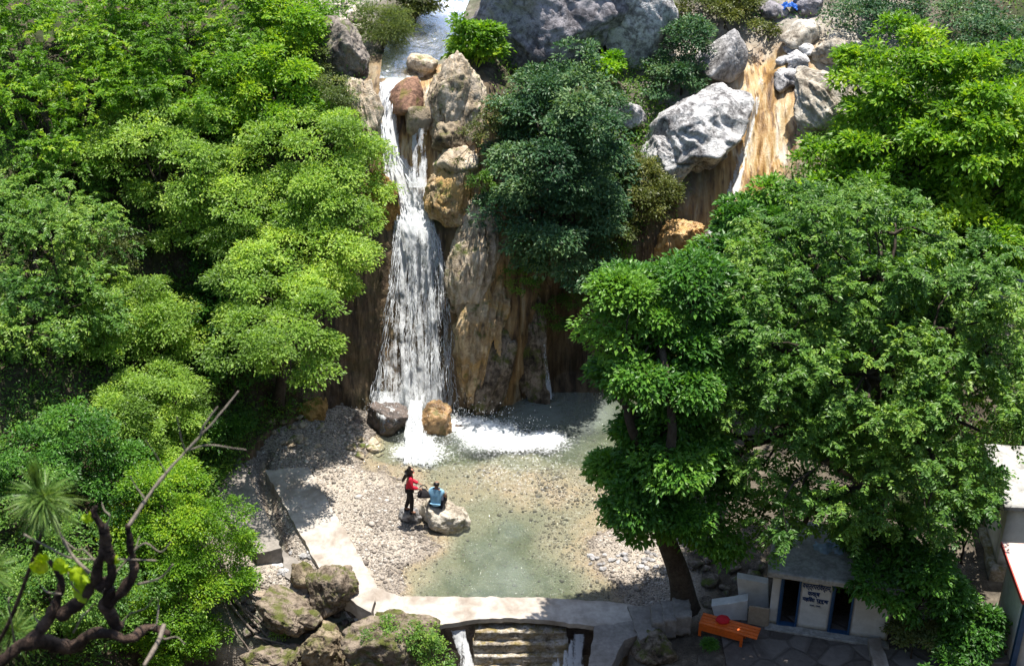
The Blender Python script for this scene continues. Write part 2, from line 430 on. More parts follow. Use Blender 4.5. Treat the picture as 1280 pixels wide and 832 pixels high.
def fall_material(name, sx=5.0, sy=.55, wet=True):
    """white falling water, torn into strands; holes show the wet rock behind. UV: metres across / metres down; attr dens"""
    t = NT(name); uv = t.coord('UV', (1, 1, 1)); d = t.attr('dens')
    mp1 = t.n('Mapping'); mp1.inputs['Scale'].default_value = (sx * 1.25, sy * 1.1, 1); t.l(uv, mp1.inputs[0])
    mp2 = t.n('Mapping'); mp2.inputs['Scale'].default_value = (sx * 4.0, sy * 6, 1); t.l(uv, mp2.inputs[0])
    mp3 = t.n('Mapping'); mp3.inputs['Scale'].default_value = (16, 8.5, 1); t.l(uv, mp3.inputs[0])
    a = t.noise(mp1.outputs[0], 1, 4, .55, .3); b = t.noise(mp2.outputs[0], 1, 5, .65, .6); g = t.noise(mp3.outputs[0], 1.2, 4, .7, 1.0)
    f = t.math('ADD', t.math('MULTIPLY', a, 1.45), t.math('ADD', t.math('MULTIPLY', b, .55), t.math('MULTIPLY', g, .75)))
    f = t.math('ADD', f, d)                                   # mean of the noise part is about 1.17
    al = t.ramp(t.math('SUBTRACT', f, .94), [(.30, 0.0), (.42, .55), (.55, 1.0)])
    bs = t.n('BsdfPrincipled'); bs.inputs['Base Color'].default_value = (.90, .92, .93, 1); bs.inputs['Roughness'].default_value = .45
    ge = t.n('NewGeometry'); va = t.n('VectorMath', operation='ADD'); t.l(t.bump(t.math('ADD', b, g), 1.0, .25), va.inputs[0]); va.inputs[1].default_value = (0, 0, .9)
    vn = t.n('VectorMath', operation='NORMALIZE'); t.l(va.outputs[0], vn.inputs[0]); t.l(vn.outputs[0], bs.inputs['Normal'])
    tl = t.n('BsdfTranslucent'); tl.inputs['Color'].default_value = (.8, .86, .9, 1)
    mm = t.n('MixShader'); mm.inputs[0].default_value = .42; t.l(bs.outputs[0], mm.inputs[1]); t.l(tl.outputs[0], mm.inputs[2])
    tr = t.n('BsdfTransparent')
    m = t.n('MixShader'); t.l(al, m.inputs[0]); t.l(tr.outputs[0], m.inputs[1]); t.l(mm.outputs[0], m.inputs[2])
    return t.surf(m.outputs[0])
FALL = fall_material('falling_water')
def strand_material():
    t = NT('water_strands'); c = t.coord('World')
    bs = t.n('BsdfPrincipled'); bs.inputs['Base Color'].default_value = (.86, .89, .91, 1); bs.inputs['Roughness'].default_value = .4
    va = t.n('VectorMath', operation='ADD'); t.l(t.bump(t.noise(c, 25, 3), .8, .03), va.inputs[0]); va.inputs[1].default_value = (0, 0, .9)
    vn = t.n('VectorMath', operation='NORMALIZE'); t.l(va.outputs[0], vn.inputs[0]); t.l(vn.outputs[0], bs.inputs['Normal'])
    tl = t.n('BsdfTranslucent'); tl.inputs['Color'].default_value = (.85, .88, .92, 1)
    mm = t.n('MixShader'); mm.inputs[0].default_value = .45; t.l(bs.outputs[0], mm.inputs[1]); t.l(tl.outputs[0], mm.inputs[2])
    tr = t.n('BsdfTransparent'); m = t.n('MixShader'); t.l(t.ramp(t.noise(t.coord('World', (14, 14, 5)), 1, 4, .6), [(.35, .0), (.6, .85)]), m.inputs[0]); t.l(tr.outputs[0], m.inputs[1]); t.l(mm.outputs[0], m.inputs[2])
    return t.surf(m.outputs[0])
STRAND = strand_material()
FOAM = plain_mat('foam_drops', (.86, .88, .90, 1), .4, .05, 5, .5, 0)

# ------------------------------------------------------------------ hillside: a loft round the basin
ST = [  # foot, mid, top, back, far   (x, distance, height)
 [(-11.5, 21, -5.5), (-13.5, 21, -2.5), (-17, 21, 1.5), (-24, 21, 8), (-44, 20, 24)],
 [(-10.6, 27, -2.2), (-12.6, 27, .6), (-15.6, 27.5, 3.6), (-22, 28, 9), (-42, 28, 22)],
 [(-9.6, 30.5, .0), (-11.6, 30.7, 1.8), (-14.6, 31, 4.2), (-20, 31.5, 8.5), (-40, 33, 21)],
 [(-9.1, 34, .3), (-10.8, 34.6, 2.2), (-13.6, 35.4, 5), (-19, 37, 9), (-38, 42, 20)],
 [(-8.1, 37.4, .5), (-9.4, 38.8, 3), (-11.8, 41, 6.6), (-16.5, 45, 9.6), (-34, 62, 20)],
 [(-6.4, 39.2, .3), (-6.9, 40.5, 4), (-7.8, 42.6, 8.4), (-9.5, 50, 10.9), (-18, 76, 20)],
 [(-4.7, 39.9, -.2), (-4.8, 42.2, 5.8), (-4.9, 44.6, 9.8), (-5.2, 51, 10.9), (-8, 80, 20)],
 [(-3.1, 40.0, -.5), (-3.1, 42.6, 5.7), (-3.1, 44.9, 9.6), (-2.6, 51, 10.7), (-3, 80, 19)],
 [(-1.6, 39.9, -.5), (-1.7, 41.7, 5.4), (-1.6, 44.6, 9.5), (-.6, 51, 10.3), (0, 80, 20)],
 [(0, 40.3, -.5), (.1, 41.4, 4.5), (.2, 43, 8), (1, 49, 9.2), (5, 80, 22)],
 [(2.5, 41.1, -.5), (2.6, 42.0, 4), (2.8, 43.4, 7), (3.5, 49, 8.9), (9, 80, 22)],
 [(4.6, 41, -.2), (4.9, 42.4, 3), (5.3, 44.6, 5.8), (6.6, 49.3, 8.7), (14, 80, 22)],
 [(6.4, 40, .1), (7, 42.6, 3), (7.6, 45, 5.8), (9.2, 49.2, 9.2), (19, 78, 22)],
 [(9, 37.6, .4), (10, 40, 3), (11.5, 43.5, 6.5), (13.5, 49, 9.7), (26, 76, 22)],
 [(11.5, 34, .8), (13, 36, 3.4), (15, 39, 6), (18, 45, 9.5), (38, 62, 22)],
 [(15.6, 31.8, .4), (17, 32.4, 2.4), (18.5, 33, 4.5), (22, 35, 8), (42, 40, 22)],
 [(18.5, 21, -.8), (20, 21, 1.8), (22, 21, 4.2), (26, 21, 8), (46, 21, 22)],
]
def build_hill():
    st = np.array(ST, float)
    M = len(st)
    seglen = np.linalg.norm(np.diff(st[:, 1], axis=0), axis=1)
    wts = np.array([1 if 3 <= i <= 13 else .45 for i in range(M - 1)]) * seglen
    cum = np.concatenate([[0], np.cumsum(wts)]); NS = 640
    tpar = np.interp(np.linspace(0, cum[-1], NS), cum, np.arange(M))
    q = np.concatenate([[2 * st[0] - st[1]], st, [2 * st[-1] - st[-2]]])
    i = np.minimum(tpar.astype(int), M - 2); f = (tpar - i)[:, None, None]
    p0, p1, p2, p3 = q[i], q[i + 1], q[i + 2], q[i + 3]
    L = .5 * (2 * p1 + (p2 - p0) * f + (2 * p0 - 5 * p1 + 4 * p2 - p3) * f ** 2 + (3 * p1 - p0 - 3 * p2 + p3) * f ** 3)
    # down: start one step under the foot so the loft dips below the basin
    under = L[:, :1] * 1.0; under[:, :, 2] -= 1.2
    L = np.concatenate([under, L], 1)
    tt = np.concatenate([np.linspace(0, 1, 14, False), np.linspace(1, 2, 120, False), np.linspace(2, 3, 110, False),
                         np.linspace(3, 4, 90, False), np.linspace(4, 5, 50)])
    k = np.minimum(tt.astype(int), 4); g = (tt - k)[None, :, None]
    A = L[:, k] * (1 - g) + L[:, k + 1] * g
    for _ in range(9):
        A[:, 1:-1] = .25 * A[:, :-2] + .5 * A[:, 1:-1] + .25 * A[:, 2:]
    NTn = len(tt)
    du = np.gradient(A, axis=0); dv = np.gradient(A, axis=1)
    nrm = np.cross(du, dv); nrm /= np.linalg.norm(nrm, axis=2)[..., None] + 1e-9
    p = A.reshape(-1, 3); n = nrm.reshape(-1, 3)
    T = np.tile(tt, NS); 
    steep = np.clip(1 - np.abs(n[:, 2]), 0, 1)
    cliffy = sstep(.35, .75, steep)
    fallz = np.exp(-((p[:, 0] + 3.1) / 1.5) ** 2) * (T < 3.2)
    amp = (.42 * cliffy + .22 * (1 - cliffy)) * (1 - .75 * fallz)
    big = ridged(p * np.array([.55, .55, .2]), 4, 3) * .75 + fbm(p * .45, 3, 9) * .6
    med = fbm(p * np.array([1.9, 1.9, .8]), 4, 21)
    fine = fbm(p * 5.5, 3, 33)
    sgn = np.sign(n[:, 2] + 1e-6)[:, None]
    n = n * np.where(sgn == 0, 1, sgn)
    far = sstep(60, 70, p[:, 1]) + sstep(16, 22, np.abs(p[:, 0]))
    disp = amp * big + (.14 * (1 - .6 * fallz)) * med + .045 * fine + far * 1.2 * fbm(p * .12, 3, 50)
    gx = gully_x(p[:, 1])
    och0 = np.exp(-((p[:, 0] - gx - .7) / 1.7) ** 2) * sstep(39, 40, p[:, 1]) * (1 - sstep(48.2, 49.5, p[:, 1]))
    ac = p[:, 0] - gx
    disp = disp * (1 - .85 * och0) + och0 * (.55 * ridged(np.stack([ac * .85, p[:, 2] * .16, 0 * ac], 1) + 4, 3, 41) + .14 * fbm(np.stack([ac * 3.2, p[:, 2] * .5, 0 * ac + 3], 1), 3, 43))
    rec = np.exp(-((p[:, 0] - 2.3 - .25 * p[:, 2]) / 1.15) ** 2) * sstep(-.6, .2, p[:, 2]) * (1 - sstep(3.0, 4.6, p[:, 2])) * (p[:, 1] > 38)
    disp = disp - 1.5 * rec
    edge = sstep(0, .9, T)
    # the stream bed above the lip stays level
    sx = -3.0 + (p[:, 1] - 44.9) * .10
    bed = np.exp(-((p[:, 0] - sx) / 1.3) ** 2) * sstep(44.2, 45.2, p[:, 1]) * (p[:, 1] < 54)
    disp *= (1 - .85 * bed)
    q2 = p + n * (disp * edge)[:, None]
    q2[:, 2] -= .28 * bed
    # the gully the second stream runs in
    gl = gully_x(q2[:, 1]); gw = np.exp(-((q2[:, 0] - gl) / .55) ** 2) * (q2[:, 1] > 39.5) * (q2[:, 1] < 50)
    q2[:, 2] -= .4 * gw
    rock = cliffy * sstep(-9.5, -8, q2[:, 0]) * (1 - sstep(8, 10.5, q2[:, 0])) * (T < 3.6)
    och = 1.1 * np.exp(-(np.maximum(np.abs(q2[:, 0] - gl - .6) - .5, 0) / 1.1) ** 2) * sstep(39, 40, q2[:, 1]) * (1 - sstep(48.5, 50.5, q2[:, 1]))
    och = np.maximum(och, .8 * np.exp(-((q2[:, 0] + 3.1) / 1.6) ** 2) * (T > 2.2) * (T < 3.3) * sstep(4, 6, q2[:, 2]))
    och = np.maximum(och, .8 * np.exp(-((q2[:, 0] + .6) / 1.0) ** 2) * (T < 3))
    pale = np.maximum(np.exp(-((q2[:, 1] - 49) / 3.5) ** 2) * sstep(3, 6, q2[:, 0]) * (1 - sstep(13, 16, q2[:, 0])) * .9,
                      np.exp(-((q2[:, 0] + 6.0) / 1.6) ** 2) * sstep(45, 48, q2[:, 1]) * .9)
    pale = np.maximum(pale, bed * .8)
    pale = np.maximum(pale, np.exp(-((q2[:, 0] - 15.8) / 1.6) ** 2 - ((q2[:, 1] - 37.6) / 2.0) ** 2) * .9)
    green = np.clip(1 - rock * .75 - och * 1.2 - pale * .6, 0, 1)
    attrs = dict(rock=np.clip(rock, 0, 1), ochre=np.clip(och * 1.15, 0, 1), green=green, pale=np.clip(pale, 0, 1))
    me = mesh_np('hillside', q2, grid_faces(NS, NTn), HILL, True, attrs)
    o = struct(link('hillside', me))
    return o, q2, grid_faces(NS, NTn), attrs, T

_gy = [P(850, 330, 43.0), P(905, 255, 44.6), P(930, 170, 46.4), P(948, 90, 48.2), P(955, 60, 49.2)]
def gully_x(y):
    ys = [39.5] + [q[1] for q in _gy]; xs = [6.1] + [q[0] for q in _gy]
    return np.interp(y, ys, xs)

hill, HV, HF, HA, HT = build_hill()

# ------------------------------------------------------------------ basin floor (beach, pool bed, ground by the hut)
BEDPTS = [(440, 556, .12), (400, 560, .25), (340, 545, .45), (380, 520, .5), (420, 600, .25), (460, 640, .25), (500, 690, .13), (462, 602, .12),
 (500, 622, .09), (478, 722, .06), (536, 688, .03), (490, 731, .01), (530, 722, -.12), (470, 585, -.02), (500, 588, -.05), (430, 690, .25), (350, 620, .3), (300, 640, .25), (290, 560, .5),
 (600, 690, -.38), (570, 722, -.36), (640, 722, -.45), (640, 660, -.36), (690, 722, -.32), (560, 702, -.22), (665, 645, -.2), (700, 645, -.15), (606, 640, -.2), (545, 732, -.25), (610, 740, -.4),
 (650, 600, -.07), (700, 622, -.06), (620, 592, -.08), (560, 592, -.13), (730, 600, -.09), (580, 610, -.11), (660, 630, -.09),
 (600, 545, -.6), (680, 520, -.6), (725, 520, -.5), (540, 560, -.35), (490, 566, -.2), (520, 540, -.4), (700, 550, -.35), (750, 560, -.3), (650, 570, -.18),
 (760, 680, .12), (800, 660, .2), (780, 712, .10), (820, 710, .2), (740, 655, -.07), (722, 690, -.08), (700, 668, -.13), (745, 738, -.14), (790, 740, .0), (705, 742, -.26), (752, 690, .03),
 (840, 600, .3), (900, 600, .5), (900, 520, .4), (820, 560, .1), (860, 700, .3), (950, 680, .4), (1050, 650, .5), (1150, 650, .6), (1000, 560, .6),
 (900, 760, .05), (1000, 790, .0), (1100, 800, .0), (1200, 800, .1), (850, 800, -.1), (850, 750, .15)]
_bp = np.array([[*G(u, v, 0)[:2], z] for u, v, z in BEDPTS])

def bed_raw(x, y):
    d2 = (x[:, None] - _bp[None, :, 0]) ** 2 + ((y[:, None] - _bp[None, :, 1]) * 1.0) ** 2
    w = 1 / (d2 + .04) ** 1.8
    return (w * _bp[None, :, 2]).sum(1) / w.sum(1)

def bed_z(x, y, noise=True):
    x = np.atleast_1d(np.asarray(x, float)); y = np.atleast_1d(np.asarray(y, float))
    z = np.concatenate([bed_raw(a, b) for a, b in zip(np.array_split(x, max(1, len(x) // 20000)), np.array_split(y, max(1, len(x) // 20000)))])
    p = np.stack([x, y, 0 * x], 1)
    if noise: z = z + .045 * fbm(p * 1.3, 4, 70) + .012 * fbm(p * 7, 2, 80)
    # ground falls away below the dam and down the left side
    xl = np.interp(y, [24, 28, 30, 31.2], [2.6, 2.6, 3.0, 3.2])
    down = (1 - sstep(29.0, 29.5, y)) * (1 - sstep(xl, xl + .5, x))
    left = (1 - sstep(-4.2, -3.4, x)) * (1 - sstep(28.5, 31.2, y))
    z = z * (1 - down) + down * (-2.6 + .25 * fbm(p * .9, 3, 90)) * (1 - left) + down * left * (-1.6 + .4 * fbm(p * .9, 3, 91))
    z = z - (1 - down) * left * 1.0
    # the drained channel between the two left-hand paths
    cx0 = np.interp(y, [31, 36.5], [-6.35, -7.85])
    ch = np.exp(-((x - cx0) / .28) ** 2) * sstep(31.5, 32, y) * (1 - sstep(36.8, 37.6, y))
    return z - .45 * ch

def build_bed():
    xs = np.arange(-13.5, 19.5, .065); ys = np.arange(23, 42.6, .06)
    X, Y = np.meshgrid(xs, ys)
    z = bed_z(X.ravel(), Y.ravel())
    v = np.stack([X.ravel(), Y.ravel(), z], 1)
    dep = np.clip(-z, 0, 1) * (Y.ravel() > 29.4)
    xx, yy = X.ravel(), Y.ravel(); nz = .6 * fbm(v * .9, 3, 55)
    soil = np.clip(sstep(4.9, 5.6, xx + nz + .25 * (yy - 31)) + (1 - sstep(28.9, 29.6, yy + .3 * nz)) + (1 - sstep(-8.6, -7.8, xx + .4 * nz)), 0, 1)
    me = mesh_np('ground', v, grid_faces(len(ys), len(xs)), BED, True, dict(depth=dep, soil=soil, wet=np.exp(-((z - .015) / .035) ** 2) * (Y.ravel() > 30)))
    return struct(link('ground', me)), v, grid_faces(len(ys), len(xs))
bedo, BV, BF = build_bed()

BVH_H = BVHTree.FromPolygons([Vector(q) for q in HV.tolist()], HF.tolist())
BVH_B = BVHTree.FromPolygons([Vector(q) for q in BV.tolist()], BF.tolist())
EYE = Vector((0, 0, CH))
def hit(u, v):                                 # what ground lies there
    d = Vector(ray(u, v)).normalized()
    best = None
    for b in (BVH_H, BVH_B):
        h = b.ray_cast(EYE, d)
        if h[0] is not None and (best is None or h[3] < best[1]): best = (np.array(h[0]), h[3])
    return best[0] if best else P(u, v, 45)
def ground_at(x, y):
    best = -99
    for b in (BVH_H, BVH_B):
        h = b.ray_cast(Vector((x, y, 40)), Vector((0, 0, -1)))
        if h[0] is not None: best = max(best, h[0].z)
    return best

# the slope under the photographer
def near_slope():
    xs = np.linspace(-30, 30, 60); ys = np.linspace(-12, 23.5, 60)
    X, Y = np.meshgrid(xs, ys)
    z = np.interp(Y.ravel(), [-12, 2.5, 4.5, 20, 23.5], [25, 23.0, 20.6, -2.5, -5.0])
    p = np.stack([X.ravel(), Y.ravel(), z], 1)
    p[:, 2] += .5 * fbm(p * .4, 4, 5) - .3
    n = len(p)
    me = mesh_np('near_slope', p, grid_faces(60, 60), HILL, True, dict(rock=np.zeros(n), ochre=np.zeros(n), green=np.ones(n), pale=np.zeros(n)))
    struct(link('near_slope', me))
near_slope()

# ------------------------------------------------------------------ pebbles
def pebbles():
    N = 80000
    x = RNG.uniform(-9.5, 8.5, N * 4); y = RNG.uniform(29.8, 40.2, N * 4)
    z = bed_z(x, y, True)
    p = np.stack([x, y, 0 * x], 1)
    dens = .35 + .9 * sstep(-.1, .5, fbm(p * .8, 3, 44))
    dens *= np.where(z > -.02, 1, np.where(z > -.14, .20, .10))
    dens *= (z > -.5) * (1 - sstep(4.6, 5.3, x + .25 * (y - 31)))
    u = RNG.random(len(x)) < dens * .5
    x, y, z = x[u][:N], y[u][:N], z[u][:N]; N = len(x)
    r = np.exp(RNG.normal(math.log(.0165), .48, N)); r = np.clip(r, .011, .11)
    bigz = sstep(.25, .7, fbm(np.stack([x, y, 0 * x], 1) * .6, 3, 61)); r *= 1 + .7 * bigz
    iv, jf = ico(1)
    sc = np.stack([r * RNG.uniform(.8, 1.5, N), r * RNG.uniform(.8, 1.3, N), r * RNG.uniform(.45, .8, N)], 1)
    th = RNG.uniform(0, 6.28, N); c, s = np.cos(th), np.sin(th)
    V = iv[None] * (1 + .22 * RNG.uniform(-1, 1, (N, len(iv), 1))) * sc[:, None, :]
    V = np.stack([V[..., 0] * c[:, None] - V[..., 1] * s[:, None], V[..., 0] * s[:, None] + V[..., 1] * c[:, None], V[..., 2]], -1)
    V += np.stack([x, y, z + sc[:, 2] * .35], 1)[:, None]
    F = (jf[None] + (np.arange(N) * len(iv))[:, None, None]).reshape(-1, 3)
    wetz = .45 + .55 * sstep(.0, .07, z + .02 * fbm(np.stack([x, y, 0 * x], 1) * 2, 2, 8))
    tint = np.repeat(np.clip(RNG.beta(1.6, 1.7, N) * wetz, 0, 1), len(iv))
    o = link('gravel', mesh_np('gravel', V.reshape(-1, 3), F, PEBBLE, True, dict(tint=tint)))
    struct(o, 'stuff')
pebbles()

# ------------------------------------------------------------------ rocks
def unit3(a): return a / np.linalg.norm(a, axis=1)[:, None]
def rock_verts(seed, sub=4, planes=16, soft=.05, noise=.10, flute=0):
    rg = np.random.default_rng(seed)
    v, f = ico(sub)
    n = rg.normal(size=(planes, 3)); n /= np.linalg.norm(n, axis=1)[:, None]
    d = rg.uniform(.66, 1.0, planes)
    n = np.vstack([n, unit3(rg.normal(size=(14, 3)))]); d = np.concatenate([d, rg.uniform(.9, 1.05, 14)])
    dots = v @ n.T
    rr = np.where(dots > .05, d[None] / np.maximum(dots, .05), 9)
    k = 1 / soft
    r = -np.log(np.exp(-k * np.minimum(rr, 3)).sum(1)) / k
    p = v * r[:, None]
    off = rg.uniform(-50, 50, 3)
    w = p + .25 * np.stack([fbm(p * 2 + off, 3, 1), fbm(p * 2 + off + 9, 3, 2), fbm(p * 2 + off + 17, 3, 3)], 1)
    p = p + v * (noise * .9 * fbm(w * np.array([1.7, 1.7, 1.1]) + off, 4, seed % 97) + noise * .55 * ridged(w * np.array([2.6, 2.6, 1.3]) + off, 4, seed % 89)
                 - noise * .5 * sstep(.55, .95, ridged(w * np.array([1.5, 1.5, .7]) + off, 2, seed % 83)) + noise * .16 * fbm(w * 9 + off, 3, 5))[:, None]
    if flute:
        a = np.arctan2(v[:, 1], v[:, 0])
        q = np.stack([np.cos(a) * 2.2, np.sin(a) * 2.2, v[:, 2] * .55], 1) + off
        hor = np.sqrt(np.clip(1 - v[:, 2] ** 2, 0, 1))
        p[:, :2] *= (1 + flute * hor * (ridged(q * 1.3, 3, 3) * .8 + fbm(q * 3.4, 3, 8) * .5))[:, None]
    return p, f

def rock(name, mat, box, Y, label, seed, depth=.9, roll=0, yaw=0, planes=14, soft=.05, noise=.20, sub=5, cat='rock', group=None, sink=0, flute=0, pitch=0):
    u0, v0, u1, v1 = box
    uc, vc = (u0 + u1) / 2, (v0 + v1) / 2
    if Y is None: Y = hit(uc, vc + .22 * (v1 - v0))[1]
    c = P(uc, vc, Y); s = pxm(c)
    rx = (u1 - u0) / 2 / s; ry = rx * depth
    d = ray(uc, vc); th = math.atan2(-d[2], d[1])
    h = (v1 - v0) / 2 / s
    rz2 = (h * h - (ry * math.sin(th)) ** 2)
    if rz2 < (h * .45) ** 2:
        ry = h * .8 / math.sin(th); rz2 = h * h - (ry * math.sin(th)) ** 2
    rz = math.sqrt(rz2) / math.cos(th)
    p, f = rock_verts(seed, sub, planes, soft, noise, flute)
    p = p / np.array([np.ptp(p[:, 0]) / 2, np.ptp(p[:, 1]) / 2, np.ptp(p[:, 2]) / 2])
    p = p * np.array([rx, ry, rz])
    if roll:
        # long axis tips about the valley direction
        a = R(roll); p = np.stack([p[:, 0] * math.cos(a) - p[:, 2] * math.sin(a), p[:, 1], p[:, 0] * math.sin(a) + p[:, 2] * math.cos(a)], 1)
    if pitch:
        a = R(-pitch); p = np.stack([p[:, 0], p[:, 1] * math.cos(a) - p[:, 2] * math.sin(a), p[:, 1] * math.sin(a) + p[:, 2] * math.cos(a)], 1)
    if yaw:
        a = R(yaw); p = np.stack([p[:, 0] * math.cos(a) - p[:, 1] * math.sin(a), p[:, 0] * math.sin(a) + p[:, 1] * math.cos(a), p[:, 2]], 1)
    o = link(name, mesh_np(name, p, f, mat, True), None, (c[0], c[1], c[2] - sink))
    tag(o, label, cat, group)
    return o

RK = [
 # top terrace
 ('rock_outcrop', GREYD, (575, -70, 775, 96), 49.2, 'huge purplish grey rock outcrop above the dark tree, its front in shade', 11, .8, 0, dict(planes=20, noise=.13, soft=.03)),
 ('rock_outcrop', WHITE, (745, -60, 850, 96), 49.6, 'pale streaked rock outcrop beside the huge grey one', 12, .7, 12, dict(planes=20, noise=.13, soft=.03)),
 ('boulder', GREY, (872, 38, 951, 109), None, 'smooth rounded grey boulder above the big white boulder', 13, .9, 0, dict(planes=0, soft=.10, noise=.08)),
 ('boulder', WHITE, (781, 118, 945, 220), None, 'largest white boulder with dark pits, leaning by the ochre stream', 14, .75, 34, dict(planes=26, noise=.15, soft=.02)),
 ('rock_slab', WHITE, (798, 168, 870, 238), None, 'pale fractured rock at the lower left of the largest white boulder', 114, .7, 24, dict(planes=24, noise=.16, soft=.02)),
 ('rock_slab', CREAM, (1008, 118, 1066, 172), None, 'pale cream rock below the fissured cream slab at the upper right', 120, .6, 38, dict(planes=14, flute=.4, pitch=20)),
 ('boulder', GREY, (752, 124, 806, 168), None, 'small pale grey boulder beside the dark tree and the cobbled patch', 15, .9, 8, {}),
 ('boulder', CREAM, (978, 22, 1033, 60), None, 'sandy boulder left of the elongated one on the top bank', 16, .9, 18, {}),
 ('boulder', CREAM, (1010, 46, 1079, 80), None, 'elongated tan boulder at the edge of the upper pool', 17, .7, 14, {}),
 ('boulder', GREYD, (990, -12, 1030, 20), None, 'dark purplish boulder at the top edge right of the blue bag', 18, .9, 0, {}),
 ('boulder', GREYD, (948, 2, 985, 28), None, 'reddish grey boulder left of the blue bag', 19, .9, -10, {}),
 ('rock_slab', CREAM, (985, 80, 1072, 178), None, 'cream slab with dark slanting fissures right of the ochre stream', 20, .55, 35, dict(planes=12, flute=.45, pitch=28)),
 ('flowstone', OCHRE, (808, 275, 884, 325), None, 'ochre and black ledge below the second waterfall', 23, .8, 30, dict(planes=9, flute=.3)),
 # round the lip of the main fall
 ('boulder', TAN, (528, 68, 610, 185), 44.2, 'tall pale tan boulder right of the waterfall lip', 31, .7, -12, dict(planes=18, noise=.24, pitch=18)),
 ('boulder', REDB, (487, 101, 534, 152), 44.3, 'reddish brown rounded boulder splitting the water at the lip', 32, .9, 0, dict(planes=6, soft=.12, noise=.06)),
 ('boulder', TANM, (506, 128, 543, 168), 43.7, 'small round tan boulder wedged below the reddish one', 33, .9, 0, dict(planes=7, soft=.1, noise=.07)),
 ('boulder', TANM, (536, 148, 584, 196), 43.4, 'mossy boulder under the tall tan boulder', 34, .9, 0, {}),
 ('boulder', TAN, (542, 180, 603, 228), 42.9, 'pinkish tan angular boulder beside the middle of the upper fall', 35, .8, -20, {}),
 ('boulder', BROWN, (528, 208, 596, 290), 42.4, 'brown lumpy boulder at the neck of the waterfall', 36, .7, 0, dict(planes=16, flute=.2, noise=.26, pitch=15)),
 ('boulder', TAN, (428, 98, 480, 205), 43.7, 'tall tan boulder left of the upper fall', 37, .8, 10, dict(planes=14, flute=.3, pitch=18)),
 ('rock_ledge', UMBER, (386, 24, 472, 116), None, 'dark umber grey ledge left above the waterfall lip', 38, .9, -18, {}),
 ('rock_ledge', OCHREG, (452, 205, 500, 300), 42.5, 'golden brown ledge left of the waterfall neck', 39, .7, 8, dict(flute=.3)),
 ('boulder', TAN, (508, 66, 548, 100), None, 'low flat boulder in the stream just above the lip', 40, .9, 0, {}),
 # cliff right of the main fall
 ('rock_pillar', TAN, (553, 255, 628, 405), 41.35, 'tan weathered rock pillar right of the lower fall', 41, .8, -6, dict(planes=12, flute=.4, pitch=20)),
 ('rock_pillar', BROWN, (568, 330, 640, 515), 40.6, 'brown rock buttress with green moss at the waterfall foot', 42, .75, -9, dict(planes=12, flute=.42, pitch=20)),
 ('rock_pillar', MOSSB, (583, 415, 640, 520), 40.05, 'mossy olive rock at the edge of the plunge pool', 43, .7, -14, dict(planes=12, flute=.4, pitch=18)),
 ('rock_pillar', MOSSB, (632, 345, 688, 505), 41.0, 'dim brown rock face between the buttress and the dark hollow', 44, .5, 0, dict(planes=12, flute=.4, pitch=14)),
 # foot of the fall
 ('boulder', WET, (452, 500, 512, 550), 39.1, 'dark wet boulder at the left foot of the waterfall', 51, .9, 0, dict(planes=9, soft=.09)),
 ('boulder', WETO, (520, 500, 570, 559), 38.9, 'wet ochre boulder between the two jets at the waterfall foot', 52, .9, -25, {}),
 ('rock_slab', BROWN, (426, 543, 478, 568), 38.2, 'low brown slab on the beach beside the dark wet boulder', 53, .8, -6, {}),
 ('boulder', OCHREG, (358, 492, 416, 532), 39.0, 'mossy golden block at the back of the beach', 54, .8, -18, dict(planes=8)),
 ('boulder', OCHREG, (316, 498, 342, 550), 38.4, 'narrow mossy rock edge at the left end of the beach', 55, .9, -8, {}),
 ('boulder', WET, (428, 515, 462, 548), 39.2, 'small dark rock left of the wet boulder', 56, .9, 0, {}),
 ('boulder', WET, (560, 526, 590, 548), 39.0, 'half drowned dark stone in the splash of the plunge pool', 57, .9, 0, {}),
 # rocks below the left path
 ('boulder', MOSSB, (384, 706, 453, 770), 30.15, 'squared mossy block against the left path corner', 61, .9, 0, dict(planes=5, soft=.03)),
 ('boulder', MOSSB, (316, 735, 404, 800), 29.6, 'broad brown mossy boulder left of the squared block', 62, .9, -16, {}),
 ('boulder', TANM, (374, 776, 441, 842), 29.0, 'mossy tan boulder at the lower edge below the squared block', 63, .9, -10, {}),
 ('boulder', WHITE, (424, 752, 467, 794), 30.2, 'pale angular boulder between the squared block and the walkway', 64, .9, 20, {}),
 ('boulder', GREY, (428, 790, 470, 842), 29.0, 'grey boulder at the lower edge beside the plant covered mound', 65, .9, 10, {}),
 ('boulder', MOSSB, (436, 758, 562, 850), 28.2, 'large mossy mound with plants before the walkway', 66, .8, 0, dict(planes=12)),
 ('boulder', WHITE, (328, 703, 374, 740), 31.6, 'low white boulder in the gap below the left ledge', 67, .8, 0, {}),
 ('boulder', TANM, (362, 702, 400, 737), 30.9, 'brown wedge of rock behind the squared block', 68, .8, 0, {}),
 ('boulder', MOSSB, (300, 800, 380, 850), 28.6, 'dark earthy boulder among the roots at the lower edge', 69, .9, 0, {}),
 ('boulder', MOSSB, (788, 786, 852, 842), 28.2, 'dark mossy boulder below the stone steps', 70, .9, 0, {}),
]
for nm, mt, bx, Y, lab, sd, dp, rl, kw in RK:
    big = (bx[2] - bx[0]) * (bx[3] - bx[1]) > 2200
    rock(nm, mt, bx, Y, lab, sd, dp, rl, sub=6 if (bx[2] - bx[0]) * (bx[3] - bx[1]) > 3600 else (5 if big else 4), cat='rock', **kw)
SEAT_ROCK = rock('boulder', CREAM, (521, 620, 588, 669), None, 'pale boulder at the water edge with a man sitting on it', 81, .8, -6, planes=10)
LOW_ROCK = rock('boulder', GREY, (497, 631, 527, 657), None, 'low grey stone under the feet of the woman in red', 82, .9, -12, sub=4)

